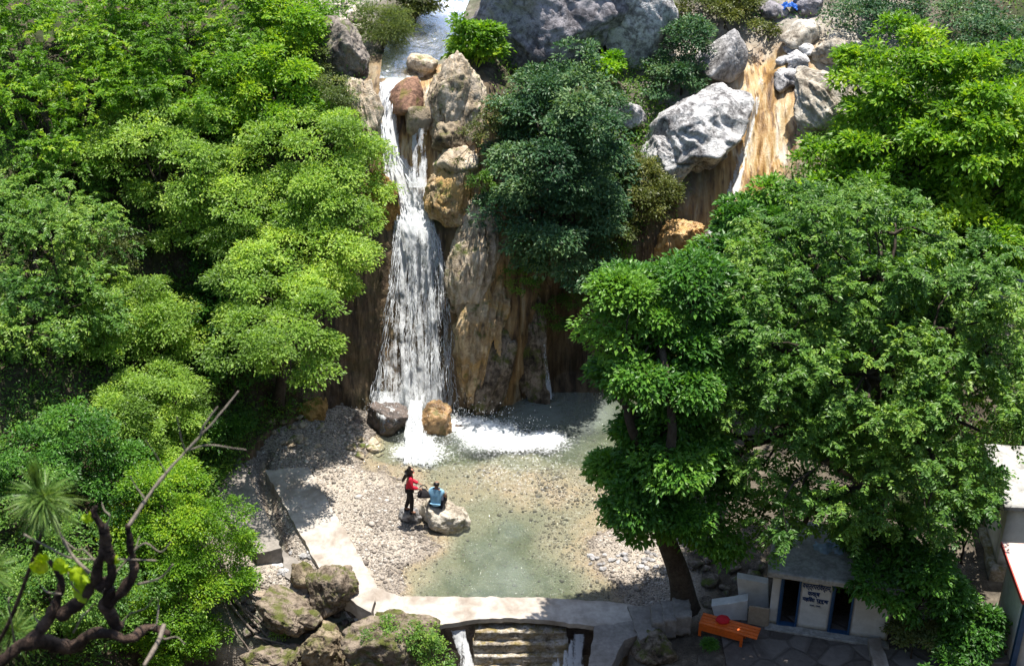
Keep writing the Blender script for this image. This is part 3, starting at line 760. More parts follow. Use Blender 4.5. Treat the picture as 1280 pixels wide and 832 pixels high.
# smaller stones that one can point at
def stones(spots, mat, label, group, s0, s1, seed, cat='stone', name='stone'):
    rg = np.random.default_rng(seed); p, f = rock_verts(seed, 3, 9, .06, .12); me = mesh_np(name, p, f, mat, True)
    for (u, v) in spots:
        h = hit(u, v); s = rg.uniform(s0, s1)
        o = link(name, me, None, (h[0], h[1], h[2] + s * .3)); o.scale = (s * rg.uniform(.9, 1.4), s, s * rg.uniform(.6, .8)); o.rotation_euler = (rg.uniform(-.3, .3), rg.uniform(-.3, .3), rg.uniform(0, 6))
        tag(o, label, cat, group)
rg = np.random.default_rng(5)
stones([(975 + 36 * a, 62 + 44 * b) for a, b in rg.random((34, 2))], WHITE, 'white stone in the heap beside the top of the ochre stream', 'white stones heaped beside the ochre stream', .12, .34, 101)
stones([(1225 + 55 * a, 345 + 50 * b) for a, b in rg.random((20, 2))], GREY, 'grey stone in the rubble patch on the right-hand hillside', 'grey stones in the right hillside rubble', .15, .35, 102)
stones([(338 + 75 * a, 520 + 40 * b) for a, b in rg.random((26, 2))], TAN, 'stone strewn on the beach in front of the mossy golden block', 'stones at the back of the beach', .06, .14, 103)
stones([(440 + 45 * a, 548 + 22 * b) for a, b in rg.random((10, 2))], TAN, 'stone beside the low brown slab on the beach', 'stones beside the brown slab', .07, .15, 104)
stones([(300 + 160 * a, 745 + 85 * b) for a, b in rg.random((60, 2))], UMBER, 'broken dark stone among the boulders below the left path', 'broken stones below the left path', .07, .22, 108)
stones([(345 + 50 * a, 690 + 30 * b) for a, b in rg.random((12, 2))], WHITE, 'pale broken stone in the channel beside the left path', 'pale stones in the channel', .06, .14, 109)
stones([(860 + 90 * a, 690 + 70 * b) for a, b in rg.random((24, 2))], UMBER, 'dark stone on the shaded ground between the tree trunk and the hut', 'dark stones left of the hut', .08, .24, 110)
stones([(735 + 90 * a, 690 + 22 * b) for a, b in rg.random((30, 2))], GREY, 'grey cobble on the right-hand gravel bank', 'cobbles on the right gravel bank', .04, .09, 105)
stones([(700 + 70 * a, 0 + 70 * b) for a, b in rg.random((1, 2))] + [(900 + 100 * a, 100 + 5 * b) for a, b in rg.random((1, 2))], GREY, 'loose grey stone on the upper terrace', 'loose stones on the terrace', .15, .25, 106)
stones([(380 + 70 * a, 5 + 55 * b) for a, b in rg.random((30, 2))], CREAM, 'pale stone on the bank left of the upper stream', 'pale stones left of the upper stream', .1, .3, 107)

# ------------------------------------------------------------------ water
def pool():
    xs = np.arange(-6.4, 6.2, .05); ys = np.arange(30.02, 41.0, .05)
    X, Y = np.meshgrid(xs, ys); x, y = X.ravel(), Y.ravel()
    bz = bed_z(x, y)
    p = np.stack([x, y, 0 * x], 1)
    def blob(u, v, ru, rv, a):
        c = G(u, v, 0); s = pxm(c)
        return a * np.exp(-(((x - c[0]) / (ru / s)) ** 2 + ((y - c[1]) / (rv / s / .58)) ** 2))
    fo = blob(523, 566, 30, 13, .8) + blob(521, 556, 16, 12, .6) + blob(656, 553, 42, 9, 1.0) + blob(612, 540, 34, 15, .85) + blob(565, 530, 46, 12, .6) + blob(686, 546, 22, 9, .5) + blob(685, 494, 9, 5, .7)
    turb = blob(640, 555, 110, 45, .9) + blob(540, 570, 70, 35, .8) + blob(650, 605, 140, 30, .35)
    fo = 1.0 * fo * (1 + .75 * fbm(p * 2.6, 4, 15)) + .22 * np.clip(turb, 0, 1) + .13 * sstep(0, .6, blob(700, 620, 120, 60, 1)) 
    wave = .012 * fbm(p * 4, 3, 2) + np.clip(turb, 0, 1) * .05 * fbm(p * 5, 3, 4) + .10 * np.clip(fo, 0, 1) * (fbm(p * 4.5, 3, 8) + .25)
    dep = np.clip(wave - bz, 0, 2)
    v = np.stack([x, y, wave], 1)
    # keep the sheet only where there is water (a little way under the shore too)
    f = grid_faces(len(ys), len(xs)); pe = np.array([G(385, 583, .3), G(424, 650, .3), G(472, 732, .3)]); xe = np.interp(y, pe[::-1, 1], pe[::-1, 0]) - .25
    keep = (bz[f] < .06).any(1) & (x[f] > xe[f]).all(1)
    struct(link('pool_water', mesh_np('pool_water', v, f[keep], WATER, True, dict(depth=dep, foam=fo))))
pool()

# reefs: raycast of rock + ground, for water that runs over them
def scene_bvh(names):
    dg = bpy.context.evaluated_depsgraph_get(); out = []
    for o in COL.objects:
        if o.type == 'MESH' and o.name.split('.')[0] in names:
            M = np.array(Matrix.LocRotScale(o.location, o.rotation_euler, o.scale))
            n = len(o.data.vertices); co = np.empty(n * 3); o.data.vertices.foreach_get('co', co)
            co = co.reshape(-1, 3) @ M[:3, :3].T + M[:3, 3]
            out.append(BVHTree.FromPolygons([Vector(q) for q in co.tolist()], [tuple(pl.vertices) for pl in o.data.polygons]))
    return out
ROCKB = scene_bvh({'boulder', 'rock_ledge', 'rock_pillar', 'flowstone', 'rock_outcrop', 'rock_slab'})
def hit_all(u, v, skip_rocks=False):
    d = Vector(ray(u, v)).normalized(); best = None
    for b in ([BVH_H, BVH_B] + ([] if skip_rocks else ROCKB)):
        h = b.ray_cast(EYE, d)
        if h[0] is not None and (best is None or h[3] < best[1]): best = (np.array(h[0]), h[3])
    return best[0] if best else None

def fall_sheet(name, rows, ncol, nrow, off, mat, over_rocks=False, seed=0, bulge=.12):
    """rows: (v, u_left, u_right, density, Y-or-None). The sheet follows the rock, a hand's breadth in front of it."""
    rows = np.array([[q if q is not None else np.nan for q in r] for r in rows], float)
    vv = np.linspace(rows[0, 0], rows[-1, 0], nrow)
    ul = np.interp(vv, rows[:, 0], rows[:, 1]); ur = np.interp(vv, rows[:, 0], rows[:, 2]); dn = np.interp(vv, rows[:, 0], rows[:, 3])
    Yg = np.zeros((nrow, ncol)); U = np.zeros((nrow, ncol))
    for i in range(nrow):
        for j in range(ncol):
            s = j / (ncol - 1); U[i, j] = ul[i] * (1 - s) + ur[i] * s
            if np.isfinite(rows[:, 4]).all(): Yg[i, j] = np.interp(vv[i], rows[:, 0], rows[:, 4])
            else:
                h = hit_all(U[i, j], vv[i], not over_rocks); Yg[i, j] = h[1] if h is not None else 42
    for _ in range(14):
        Yg[1:-1] = .25 * Yg[:-2] + .5 * Yg[1:-1] + .25 * Yg[2:]
        Yg[:, 1:-1] = .25 * Yg[:, :-2] + .5 * Yg[:, 1:-1] + .25 * Yg[:, 2:]
    V = np.array([[P(U[i, j], vv[i], Yg[i, j]) for j in range(ncol)] for i in range(nrow)])
    s = np.linspace(-1, 1, ncol)
    nz = fbm(V.reshape(-1, 3) * np.array([3.5, 3.5, .7]) + seed, 4, 5 + seed).reshape(nrow, ncol)
    V[..., 1] -= off + bulge * (1 - s[None] ** 2) + .10 * nz
    dl = np.concatenate([[0], np.cumsum(np.linalg.norm(np.diff(V[:, ncol // 2], axis=0), axis=1))])
    uvx = V[..., 0]; uv = np.stack([uvx.ravel() + seed * 3.1, np.repeat(dl, ncol)], 1)
    dens = (dn[:, None] - .55 * np.abs(s[None]) ** 4 + 0 * V[..., 0]).ravel()
    o = link(name, mesh_np(name, V.reshape(-1, 3), grid_faces(nrow, ncol), mat, True, dict(dens=dens), uv))
    struct(o); return V

def strands(V, n, seed, bands, wid=.022, off=.10, l0=.05, l1=.22):
    """torn ropes of water in front of a sheet; V: the sheet's grid of points"""
    rgx = np.random.default_rng(seed); nr, nc = V.shape[:2]; VV, FF = [], []
    def at(a, s):
        a = min(max(a, 0), 1) * (nr - 1.001); s = min(max(s, 0), 1) * (nc - 1.001); i, j = int(a), int(s); f, g = a - i, s - j
        return (V[i, j] * (1 - f) + V[i + 1, j] * f) * (1 - g) + (V[i, j + 1] * (1 - f) + V[i + 1, j + 1] * f) * g
    for k in range(n):
        s0 = rgx.choice(bands) + rgx.normal() * .026; a0 = rgx.random() * .95; L = rgx.uniform(l0, l1); o = rgx.uniform(.0, off); m = 8
        dr = rgx.normal() * .02; pts = [at(a0 + L * q / (m - 1), s0 + dr * q / (m - 1) + .006 * rgx.normal()) + np.array([0, -o - .04 * q / m, 0]) for q in range(m)]
        w = wid * rgx.uniform(.5, 1.6); rad = w * np.sin(np.linspace(.12, math.pi - .12, m)) * rgx.uniform(.6, 1.3, m)
        v, f = tube_np(pts, rad, 5); b = sum(len(q) for q in VV) if False else None
        VV.append(v); FF.append(np.array(f))
    o_ = 0
    for i in range(len(VV)): FF[i] = FF[i] + o_; o_ += len(VV[i])
    struct(link('waterfall', mesh_np('waterfall', np.concatenate(VV), np.concatenate(FF), STRAND, True)))

# main fall: the upper chute, a second jet behind the wedged boulder, then the wide lower curtain in two layers
W1 = fall_sheet('waterfall', [(92, 478, 530, .25, None), (104, 474, 527, .4, None), (120, 473, 502, .4, None), (145, 473, 497, .3, None), (190, 478, 503, .25, None), (225, 478, 534, .3, None), (258, 494, 535, .5, None), (285, 492, 545, .35, None)], 26, 110, .10, FALL, False, 1, .2)
fall_sheet('waterfall', [(158, 513, 537, .05, 43.6), (190, 513, 538, .0, 43.3), (232, 508, 538, .15, 42.8)], 14, 44, .05, FALL, False, 2)
W2 = fall_sheet('waterfall', [(250, 495, 535, .45, None), (275, 493, 542, .5, None), (300, 490, 554, .24, None), (350, 483, 563, .05, None), (420, 474, 568, .0, None), (470, 464, 573, .05, None), (505, 456, 577, .1, None), (520, 456, 579, .0, None), (536, 458, 581, -.35, None)], 60, 200, .10, FALL, False, 3, .15)
fall_sheet('waterfall', [(268, 498, 540, .3, None), (300, 500, 550, -.05, None), (360, 500, 558, -.1, None), (430, 497, 564, -.12, None), (490, 484, 570, .0, None), (530, 505, 572, .15, None)], 40, 150, .30, FALL, False, 4, .2)
W3 = fall_sheet('waterfall', [(496, 512, 530, .2, 39.5), (512, 509, 529, .30, 39.05), (526, 506, 531, .22, 38.65), (545, 503, 536, .18, 38.0), (560, 499, 545, .05, 37.45), (574, 497, 552, -.10, 37.0)], 22, 50, .10, FALL, True, 5)
fall_sheet('waterfall', [(488, 462, 512, .2, None), (512, 458, 506, .02, None), (540, 458, 508, -.2, None)], 24, 60, .05, FALL, True, 6, .03)
strands(W1, 140, 1, [.1, .25, .4, .5, .65, .8], .020, .16, .03, .10)
strands(W2, 620, 2, [.07, .12, .17, .38, .43, .47, .66, .72, .80, .88, .94], .011, .10, .03, .13)
strands(W3, 120, 3, [.2, .4, .5, .6, .8], .03, .12, .1, .3)
# the thin second fall on the right and the trickles
fall_sheet('waterfall', [(84, 951, 960, -.25, None), (110, 945, 956, -.2, None), (150, 934, 945, -.02, None), (200, 920, 933, .08, None), (245, 905, 923, .2, None), (262, 902, 922, .1, None), (300, 868, 884, -.1, None), (330, 840, 860, -.05, None)], 14, 120, .03, FALL, True, 7, .05)
fall_sheet('waterfall', [(430, 677, 684, .0, 40.7), (470, 681, 688, .05, 40.5), (498, 682, 691, .25, 40.3)], 8, 40, .0, FALL, False, 8, .03)

def stream():
    # the shallow stream over the lip
    L = [(0, 540, 588), (20, 528, 580), (45, 490, 575), (70, 478, 560), (92, 476, 532), (102, 474, 528)]
    L = np.array(L, float); n, m = 90, 40; V = []; D = []
    vv = np.linspace(0, 100, n)
    for v in vv:
        a, b = np.interp(v, L[:, 0], L[:, 1]), np.interp(v, L[:, 0], L[:, 2])
        for j in range(m):
            h = hit_all(a + (b - a) * j / (m - 1), v, True); V.append(h)
    V = np.array(V).reshape(n, m, 3)
    zz = V[..., 2].copy()
    for _ in range(25):
        zz[1:-1] = .25 * zz[:-2] + .5 * zz[1:-1] + .25 * zz[2:]; zz[:, 1:-1] = .25 * zz[:, :-2] + .5 * zz[:, 1:-1] + .25 * zz[:, 2:]
    V[..., 2] = zz + .07
    p = V.reshape(-1, 3)
    vcol = np.repeat(vv, m)
    fo = .62 * np.exp(-((vcol - 10) / 15) ** 2) + .4 * sstep(88, 100, vcol) + .02 + .25 * fbm(p * 1.5, 4, 6) 
    p[:, 2] += .04 * fbm(p * 4, 3, 3)
    struct(link('stream_water', mesh_np('stream_water', p, grid_faces(n, m), WATER, True, dict(depth=np.full(len(p), .12), foam=fo))))
stream()

def droplets():
    rgx = np.random.default_rng(3); C = []; r = []
    def spray(u, v, su, sv, Y, sY, n, lo, hi):
        for _ in range(n):
            C.append(P(u + rgx.normal() * su, v - abs(rgx.normal()) * sv + 4, Y + rgx.normal() * sY)); r.append(rgx.uniform(lo, hi))
    spray(600, 535, 26, 16, 38.9, .25, 300, .004, .012)
    spray(645, 540, 26, 14, 38.5, .25, 160, .004, .011)
    spray(575, 525, 12, 14, 39.2, .2, 160, .004, .013)
    spray(522, 556, 12, 9, 38.2, .2, 200, .004, .012)
    spray(480, 510, 14, 12, 39.0, .2, 200, .004, .012)
    for _ in range(200):
        t = rgx.random(); v = 270 + 240 * t; a = np.interp(v, [270, 350, 505], [492, 485, 462]); b = np.interp(v, [270, 350, 505], [542, 562, 574])
        s = rgx.beta(.7, .7); u = a + (b - a) * s + rgx.normal() * 2
        h = hit_all(u, v)
        if h is None: continue
        C.append(P(u, v, h[1] - .3 - .2 * rgx.random())); r.append(rgx.uniform(.003, .009))
    C = np.array(C); r = np.array(r); N = len(r); iv, jf = ico(1)
    sc = np.stack([r, r, r * rgx.uniform(1, 2.6, N)], 1)
    V = iv[None] * sc[:, None] + C[:, None]
    F = (jf[None] + (np.arange(N) * len(iv))[:, None, None]).reshape(-1, 3)
    struct(link('spray', mesh_np('spray', V.reshape(-1, 3), F, FOAM, True)), 'stuff')
droplets()

#PART2
# ------------------------------------------------------------------ paths, dam, steps
def outline(pix, z, step=.16, jit=.018, seed=0):
    rg = np.random.default_rng(seed); pts = [G(u, v, z)[:2] for u, v in pix]; out = []
    for a, b in zip(pts, pts[1:] + pts[:1]):
        n = max(1, int(np.linalg.norm(b - a) / step))
        for k in range(n):
            q = a + (b - a) * k / n
            out.append(q + (rg.normal(size=2) * jit if k else 0))
    ar = sum(out[i][0] * out[(i + 1) % len(out)][1] - out[(i + 1) % len(out)][0] * out[i][1] for i in range(len(out)))
    return [tuple(q) for q in (out if ar > 0 else out[::-1])]

def slab(name, pix, z, thick, mat, seed=0, bevel=.015, jit=.018):
    return MB().prism(outline(pix, z, seed=seed, jit=jit), z - thick, z).build(name, mat, None, False, bevel)

struct(slab('walkway', [(470, 733), (500, 744.5), (575, 745), (680, 746), (762, 751), (820, 760), (812, 772), (742, 782), (690, 775), (640, 771.5), (600, 773), (556, 779), (505, 790), (466, 780)], .35, .16, CONC, 1))
struct(slab('path', [(331, 587), (385, 583), (424, 650), (472, 732), (464, 765), (430, 745), (398, 708)], .36, .5, CONC, 2))
struct(slab('path', [(250, 578), (300, 571), (352, 684), (320, 691), (284, 645)], .55, .9, CONCD, 3))
struct(slab('path', [(352, 684), (362, 694), (398, 712), (384, 735), (356, 720)], .18, .5, CONCD, 4))
struct(slab('pavement', [(742, 784), (762, 756), (800, 760), (806, 790), (780, 800), (764, 832), (735, 832)], .345, .6, CONCD, 5))
struct(slab('pavement', [(784, 757), (818, 757), (820, 790), (800, 800)], .42, .4, CONCD, 6))

def rough_box(c, d, n=(20, 6, 8), amp=.04, sc=5, seed=0, rz=0):
    """a box whose faces are worn: returns verts, faces"""
    bm = bmesh.new(); bmesh.ops.create_cube(bm, size=1)
    bmesh.ops.subdivide_edges(bm, edges=bm.edges, cuts=n if isinstance(n, int) else max(n), use_grid_fill=True)
    v = np.array([q.co[:] for q in bm.verts]); f = np.array([[q.index for q in fc.verts] for fc in bm.faces if len(fc.verts) == 4]); bm.free()
    nn = v / np.abs(v).max(1)[:, None]; rl = np.sign(v) * (np.abs(v) > .49)
    p = v * np.array(d)
    w = p + np.array(c) + seed * 3.7
    p = p + rl * (amp * fbm(w * sc, 4, seed) + amp * .8 * ridged(w * sc * .6, 3, seed + 5))[:, None] * .9
    p += .5 * amp * np.stack([fbm(w * sc + 9, 3, 1), fbm(w * sc + 19, 3, 2), fbm(w * sc + 29, 3, 3)], 1)
    if rz: a = rz; p = np.stack([p[:, 0] * math.cos(a) - p[:, 1] * math.sin(a), p[:, 0] * math.sin(a) + p[:, 1] * math.cos(a), p[:, 2]], 1)
    return p + np.array(c), f

MASON = rock_mat('masonry', (.46, .42, .36, 1), (.28, .24, .19, 1), (.06, .048, .036, 1), moss=.15, mosscol=(.13, .10, .03, 1), scale=2.4, bump=1.0, stain=(.26, .20, .10, 1))
sp = thing('stone_spillway', 'stepped stone spillway between two dark water gaps under the walkway', 'spillway', (0.3, 28.7, -1))
xa, xb = G(594, 790, 0)[0], G(708, 790, 0)[0]
for i in range(6):
    zt = .02 - .27 * i; yf = 28.92 - .17 * i
    v, f = rough_box(((xa + xb) / 2, yf + .55, zt - .16), ((xb - xa) * (1 + .01 * i), 1.1, .31), 22, .05, 4.5, i)
    o = link('step', mesh_np('step', v - np.array([0.3, 28.7, -1]), f, MASON, True), sp)
v, f = rough_box((.5, 29.55, -1.2), (5.2, .5, 2.6), 24, .05, 3, 9)
tag(link('dam_wall', mesh_np('dam_wall', v, f, WET, True)), 'dark wet dam wall behind the stepped spillway under the walkway', 'wall')
fall_sheet('spill_water', [(786, 562, 582, .25, 29.0), (800, 566, 584, .15, 28.85), (820, 574, 592, .1, 28.6), (850, 570, 604, .3, 28.2)], 14, 40, .02, FALL, False, 11, .05)
fall_sheet('spill_water', [(790, 716, 733, .1, 29.0), (805, 708, 732, .1, 28.8), (825, 690, 730, .15, 28.5), (850, 670, 735, .3, 28.1)], 18, 40, .02, FALL, False, 12, .05)
ss = thing('stone_steps', 'coursed stone blocks stepping down beside the tree trunk near the dam', 'steps', G(838, 790, .1))
for k, (u, v0, w) in enumerate([(821, 783, .32), (835, 782, .34), (851, 780, .42)]):
    c = G(u, v0, .1) - np.array(G(838, 790, .1))
    vv, f = rough_box((c[0], c[1], .18 + .05 * k), (w, .75, .62), 10, .035, 6, 30 + k)
    link('step', mesh_np('step', vv, f, CONCD, True), ss)

def flag_mat():
    t = NT('flagstones'); c = t.coord('World', (1, 1, 0))
    e = t.vor(c, 1.25, 'DISTANCE_TO_EDGE'); cl = t.vor(c, 1.25, 'F1', 'Color'); sc = t.n('SeparateColor'); t.l(cl, sc.inputs[0])
    n = t.noise(c, 6, 6, .65)
    col = t.ramp(t.math('ADD', t.math('MULTIPLY', sc.outputs[0], .4), t.math('MULTIPLY', n, .6)), [(.3, (.085, .072, .064, 1)), (.7, (.17, .15, .135, 1))])
    g = t.ramp(e, [(.02, 1.0), (.06, 0.0)])
    col = t.mix(t.math('MULTIPLY', g, .38), col, (.035, .03, .025, 1))
    return t.surf(t.pbsdf(col, .85, t.bump(t.math('SUBTRACT', t.math('MULTIPLY', n, .4), t.math('MULTIPLY', g, .5)), .9, .04), .2))
pts = [(930, 770), (1130, 790), (1180, 845), (930, 850), (955, 800)]
xs = np.array([G(u, v, .05)[:2] for u, v in pts])
def paving():
    X, Y = np.meshgrid(np.arange(5.6, 12.6, .06), np.arange(25.5, 29.6, .06)); x, y = X.ravel(), Y.ravel()
    z = np.maximum(bed_z(x, y), 0) + .03 + .02 * fbm(np.stack([x, y, 0 * x], 1) * 1.5, 3, 4)
    struct(link('paving', mesh_np('paving', np.stack([x, y, z], 1), grid_faces(*X.shape), flag_mat(), True)))
paving()

# ------------------------------------------------------------------ hut
def hut():
    O = G(960, 778, .05); E = G(1108, 801, .05)
    e = (E - O)[:2]; W = float(np.linalg.norm(e)); ang = math.atan2(e[1], e[0])
    t = thing('hut', 'small white hut with a flat grey roof, two blue doorways and blue lettering', 'hut', (O[0], O[1], .05), ang)
    Hh, Dp, T = 1.92, 1.9, .16
    X = [0, .07, .24, .50, .685, 1.0]
    def wall(x0, x1, y0, y1, z0, z1, seed):
        vv, f = rough_box(((x0 + x1) / 2, (y0 + y1) / 2, (z0 + z1) / 2), (x1 - x0, y1 - y0, z1 - z0), 10, .006, 3, seed)
        return link('wall', mesh_np('wall', vv, f, PLASTER, True), t)
    for k in (0, 2, 4): wall(X[k] * W, X[k + 1] * W, 0, T, 0, Hh, k)
    wall(0, T, T, Dp, 0, Hh, 7); wall(W - T, W, T, Dp, 0, Hh, 8)
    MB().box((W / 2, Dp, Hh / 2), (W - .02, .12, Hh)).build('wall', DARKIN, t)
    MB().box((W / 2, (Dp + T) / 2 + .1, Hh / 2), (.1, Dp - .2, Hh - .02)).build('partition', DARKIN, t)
    for k in (1, 3):
        a, b = X[k] * W, X[k + 1] * W; m = MB(); w = .055
        m.box((a + w / 2, .02, Hh / 2), (w, .12, Hh - .01)).box((b - w / 2, .02, Hh / 2), (w, .12, Hh - .01)).box(((a + b) / 2, .02, Hh - .05), (b - a - 2 * w, .12, .08)).box(((a + b) / 2, .03, .03), (b - a - 2 * w, .16, .06))
        df = m.build('door_frame', BLUEP, t, False, .004)
        # the door leaf stands open inwards
        MB().box((a + w + .02, .30, Hh / 2 - .02), (.035, .46, Hh - .16)).build('door', BLUEP, df, False, .004)
    vv, f = rough_box((W / 2 + .02, Dp / 2 - .16, Hh + .075), (W + .34, Dp + .5, .13), 22, .022, 3, 15)
    link('roof', mesh_np('roof', vv, f, CEMENT, True), t)
    vv, f = rough_box((W / 2, -.14, -.03), (W + .1, .26, .12), 16, .03, 5, 16)
    link('doorstep', mesh_np('doorstep', vv, f, CEMENT, True), t)
    # painted lettering on the panel between the doors
    xa, xb = X[2] * W, X[3] * W
    ink = plain_mat('paint_lettering', (.015, .04, .13, 1), .7, .3, 40)
    font = None
    for txt, cx, z, size in [('वस्त्रपरिवर्तन,', .50, 1.40, .235), ('कक्ष', .42, 1.17, .19), ('महिला', .28, .97, .17), ('पुरुष', .72, .97, .17), ('२५', .42, .80, .09), ('२५', .62, .80, .09)]:
        cu = bpy.data.curves.new('lettering', 'FONT'); cu.body = txt; cu.size = size; cu.align_x = 'CENTER'; cu.extrude = .002; cu.offset = .008
        ob = bpy.data.objects.new('tmp', cu); COL.objects.link(ob)
        me = bpy.data.meshes.new_from_object(ob.evaluated_get(bpy.context.evaluated_depsgraph_get()))
        bpy.data.objects.remove(ob)
        me.materials.clear(); me.materials.append(ink)
        co = np.empty(len(me.vertices) * 3); me.vertices.foreach_get('co', co); co = co.reshape(-1, 3)
        if not len(co): continue
        w = np.ptp(co[:, 0]); lim = (xb - xa) * (.92 if size > .2 else (.4 if size > .15 else .2))
        k = min(1.4, lim / w) if w > 0 else 1
        out = np.stack([co[:, 0] * k + xa + (xb - xa) * cx, -.012 - co[:, 2] * 1, co[:, 1] + z], 1)
        me.vertices.foreach_set('co', out.ravel().astype(np.float32)); me.update()
        link('lettering', me, t)
hut()

def upright(name, label, cat, pix, Y, thick, mat, seed=0, **kw):
    """an upright flat-faced block whose face has the given outline"""
    pts = [P(u, v, Y) for u, v in pix]; c = np.mean(pts, 0)
    n = len(pts); V = [q - c for q in pts] + [q - c + np.array([.05, thick, 0]) for q in pts]
    m = MB().add(V, [tuple(range(n)), tuple(range(2 * n - 1, n - 1, -1))] + [(i, n + i, n + (i + 1) % n, (i + 1) % n) for i in range(n)])
    o = m.build(name, mat, None, False, .02, c); return tag(o, label, cat)
upright('low_wall', 'curved low white wall between the tree trunk and the tan board', 'wall', [(889, 757), (912, 754), (935, 750), (934, 775), (920, 779), (902, 780), (894, 773)], 29.35, .3, PLASTER)
upright('low_wall', 'white wall stub left of the hut, behind the curved low wall', 'wall', [(921, 722), (960, 729), (961, 775), (926, 775)], 29.75, .25, PLASTER)
upright('board', 'tan square board leaning on the hut beside the doorway', 'board', [(936, 757), (961, 761), (959, 784), (934, 779)], 29.1, .05, WOODB)

def bench():
    A = G(872, 795, .0); B = G(944, 815, .0); e = (B - A)[:2]; L = float(np.linalg.norm(e)); ang = math.atan2(e[1], e[0])
    t = thing('bench', 'orange slatted bench in the shade in front of the curved white wall', 'bench', (A[0], A[1], .02), ang)
    m = MB()
    for k in range(4): m.box((L / 2, .05 + k * .115, .44 + .004 * k), (L, .10, .03))
    m.build('seat', ORANGE, t, False, .006)
    MB().box((L * .40, .01, .32), (L * .74, .035, .19)).build('apron', ORANGE, t, False, .004)
    for x in (.04, L * .74):
        for y, hh in ((.04, .42), (.40, .42)):
            MB().box((x, y, hh / 2), (.075, .05, hh)).build('leg', ORANGE, t, False, .006)
    p, f = rock_verts(77, 3, 8, .1, .2)
    M = t.matrix_basis if False else Matrix.Translation(t.location) @ Matrix.Rotation(ang, 4, 'Z')
    q = M @ Vector((.55, .28, .53))
    o = link('cloth_bundle', mesh_np('cloth_bundle', p * np.array([.17, .13, .11]), f, REDCL, True), None, q)
    tag(o, 'red crumpled cloth lying on the orange bench', 'cloth')
bench()
tag(slab('kerb', [(1085, 797), (1101, 795), (1112, 836), (1094, 838)], .22, .3, CONC, 8), 'pale concrete kerb running down from the right end of the hut', 'kerb')

# buildings cut by the right edge
def right_buildings():
    C = G(1246, 704, .6); t = thing('building', 'white plastered building at the right edge behind the big tree', 'building', (C[0], C[1], .6), R(-6))
    for c, d, s in [((1.6, .1, 1.0), (3.2, .2, 2.0), 1), ((.1, 1.3, 1.0), (.2, 2.2, 2.0), 2), ((3.1, 1.3, 1.0), (.2, 2.2, 2.0), 3), ((1.6, 2.5, 1.0), (3.2, .2, 2.0), 4)]:
        v, f = rough_box(c, d, 10, .008, 2, s); link('wall', mesh_np('wall', v, f, PLASTER, True), t)
    v, f = rough_box((1.6, 1.25, 2.08), (3.6, 3.0, .14), 12, .02, 3, 5); link('roof', mesh_np('roof', v, f, CEMENT, True), t)
    v, f = rough_box((1.55, 1.2, -.5), (3.5, 3.0, 1.0), 16, .05, 3, 6); link('plinth', mesh_np('plinth', v, f, MASON, True), t)
    C = G(1262, 838, .05); t = thing('building', 'low cream building with a red edged roof and blue corner at the lower right', 'building', (C[0], C[1], .05), R(-4))
    for c, d, s in [((1.5, .1, 1.2), (2.8, .2, 2.4), 1), ((.1, 1.0, 1.2), (.2, 1.6, 2.4), 2), ((1.5, 1.9, 1.2), (2.8, .2, 2.4), 4)]:
        v, f = rough_box(c, d, 10, .006, 2, s); link('wall', mesh_np('wall', v, f, PLASTER, True), t)
    MB().box((.02, -.03, 1.2), (.14, .14, 2.38)).build('corner_post', BLUEP, t, False, .01)
    MB().box((1.4, -.10, 2.3), (2.9, .05, .16)).build('fascia', BLUEP, t, False, .01)
    r = MB().box((1.45, .95, 2.49), (3.2, 2.3, .10)).build('roof', PINKR, t, False, .01)
    m = MB().box((1.45, -.215, 2.49), (3.24, .03, .13)).box((-.165, .95, 2.49), (.03, 2.3, .13)).build('roof_edge', REDP, r, False, .005)
    s = thing('stone_steps', 'rough stone steps climbing beside the low cream building', 'steps', G(1246, 820, .1))
    for k in range(4):
        c = G(1248 - 2 * k, 828 - 13 * k, .1) - G(1246, 820, .1)
        v, f = rough_box((c[0], c[1], .05 + .15 * k), (.6, .35, .22), 8, .03, 6, 50 + k); link('step', mesh_np('step', v, f, CONCD, True), s)
right_buildings()

def crumple(name, label, cat, c, d, mat, seed):
    n = 24; g = np.linspace(-1, 1, n); X, Y = np.meshgrid(g, g); p = np.stack([X.ravel() * d[0], Y.ravel() * d[1], 0 * X.ravel()], 1)
    z = d[2] * (1 - np.clip(X.ravel() ** 2 + Y.ravel() ** 2, 0, 1.6) * .55 + .7 * ridged(p * 2.2 / max(d[:2]) + seed, 3, seed)) * .7
    p[:, 2] = z; p[:, :2] += .12 * d[0] * np.stack([fbm(p * 3 + 5, 2, 1), fbm(p * 3 + 15, 2, 2)], 1)
    o = link(name, mesh_np(name, p, grid_faces(n, n), mat, True), None, c)
    s = o.modifiers.new('Solidify', 'SOLIDIFY'); s.thickness = .01
    tag(o, label, cat)
h = P(1038, 681, 29.9); crumple('plastic_sheet', 'pale blue crumpled plastic sheet lying behind the hut roof', 'sheet', (h[0], h[1], 2.0), (.45, .3, .22), TARP, 3)
h = hit(985, 16); crumple('bag', 'bright blue crumpled bag among the rocks at the top edge', 'bag', (h[0], h[1] - .1, h[2] + .1), (.28, .2, .34), TARPB, 5)

# ------------------------------------------------------------------ foliage
def unit(a): return a / (np.linalg.norm(a, axis=-1, keepdims=True) + 1e-9)

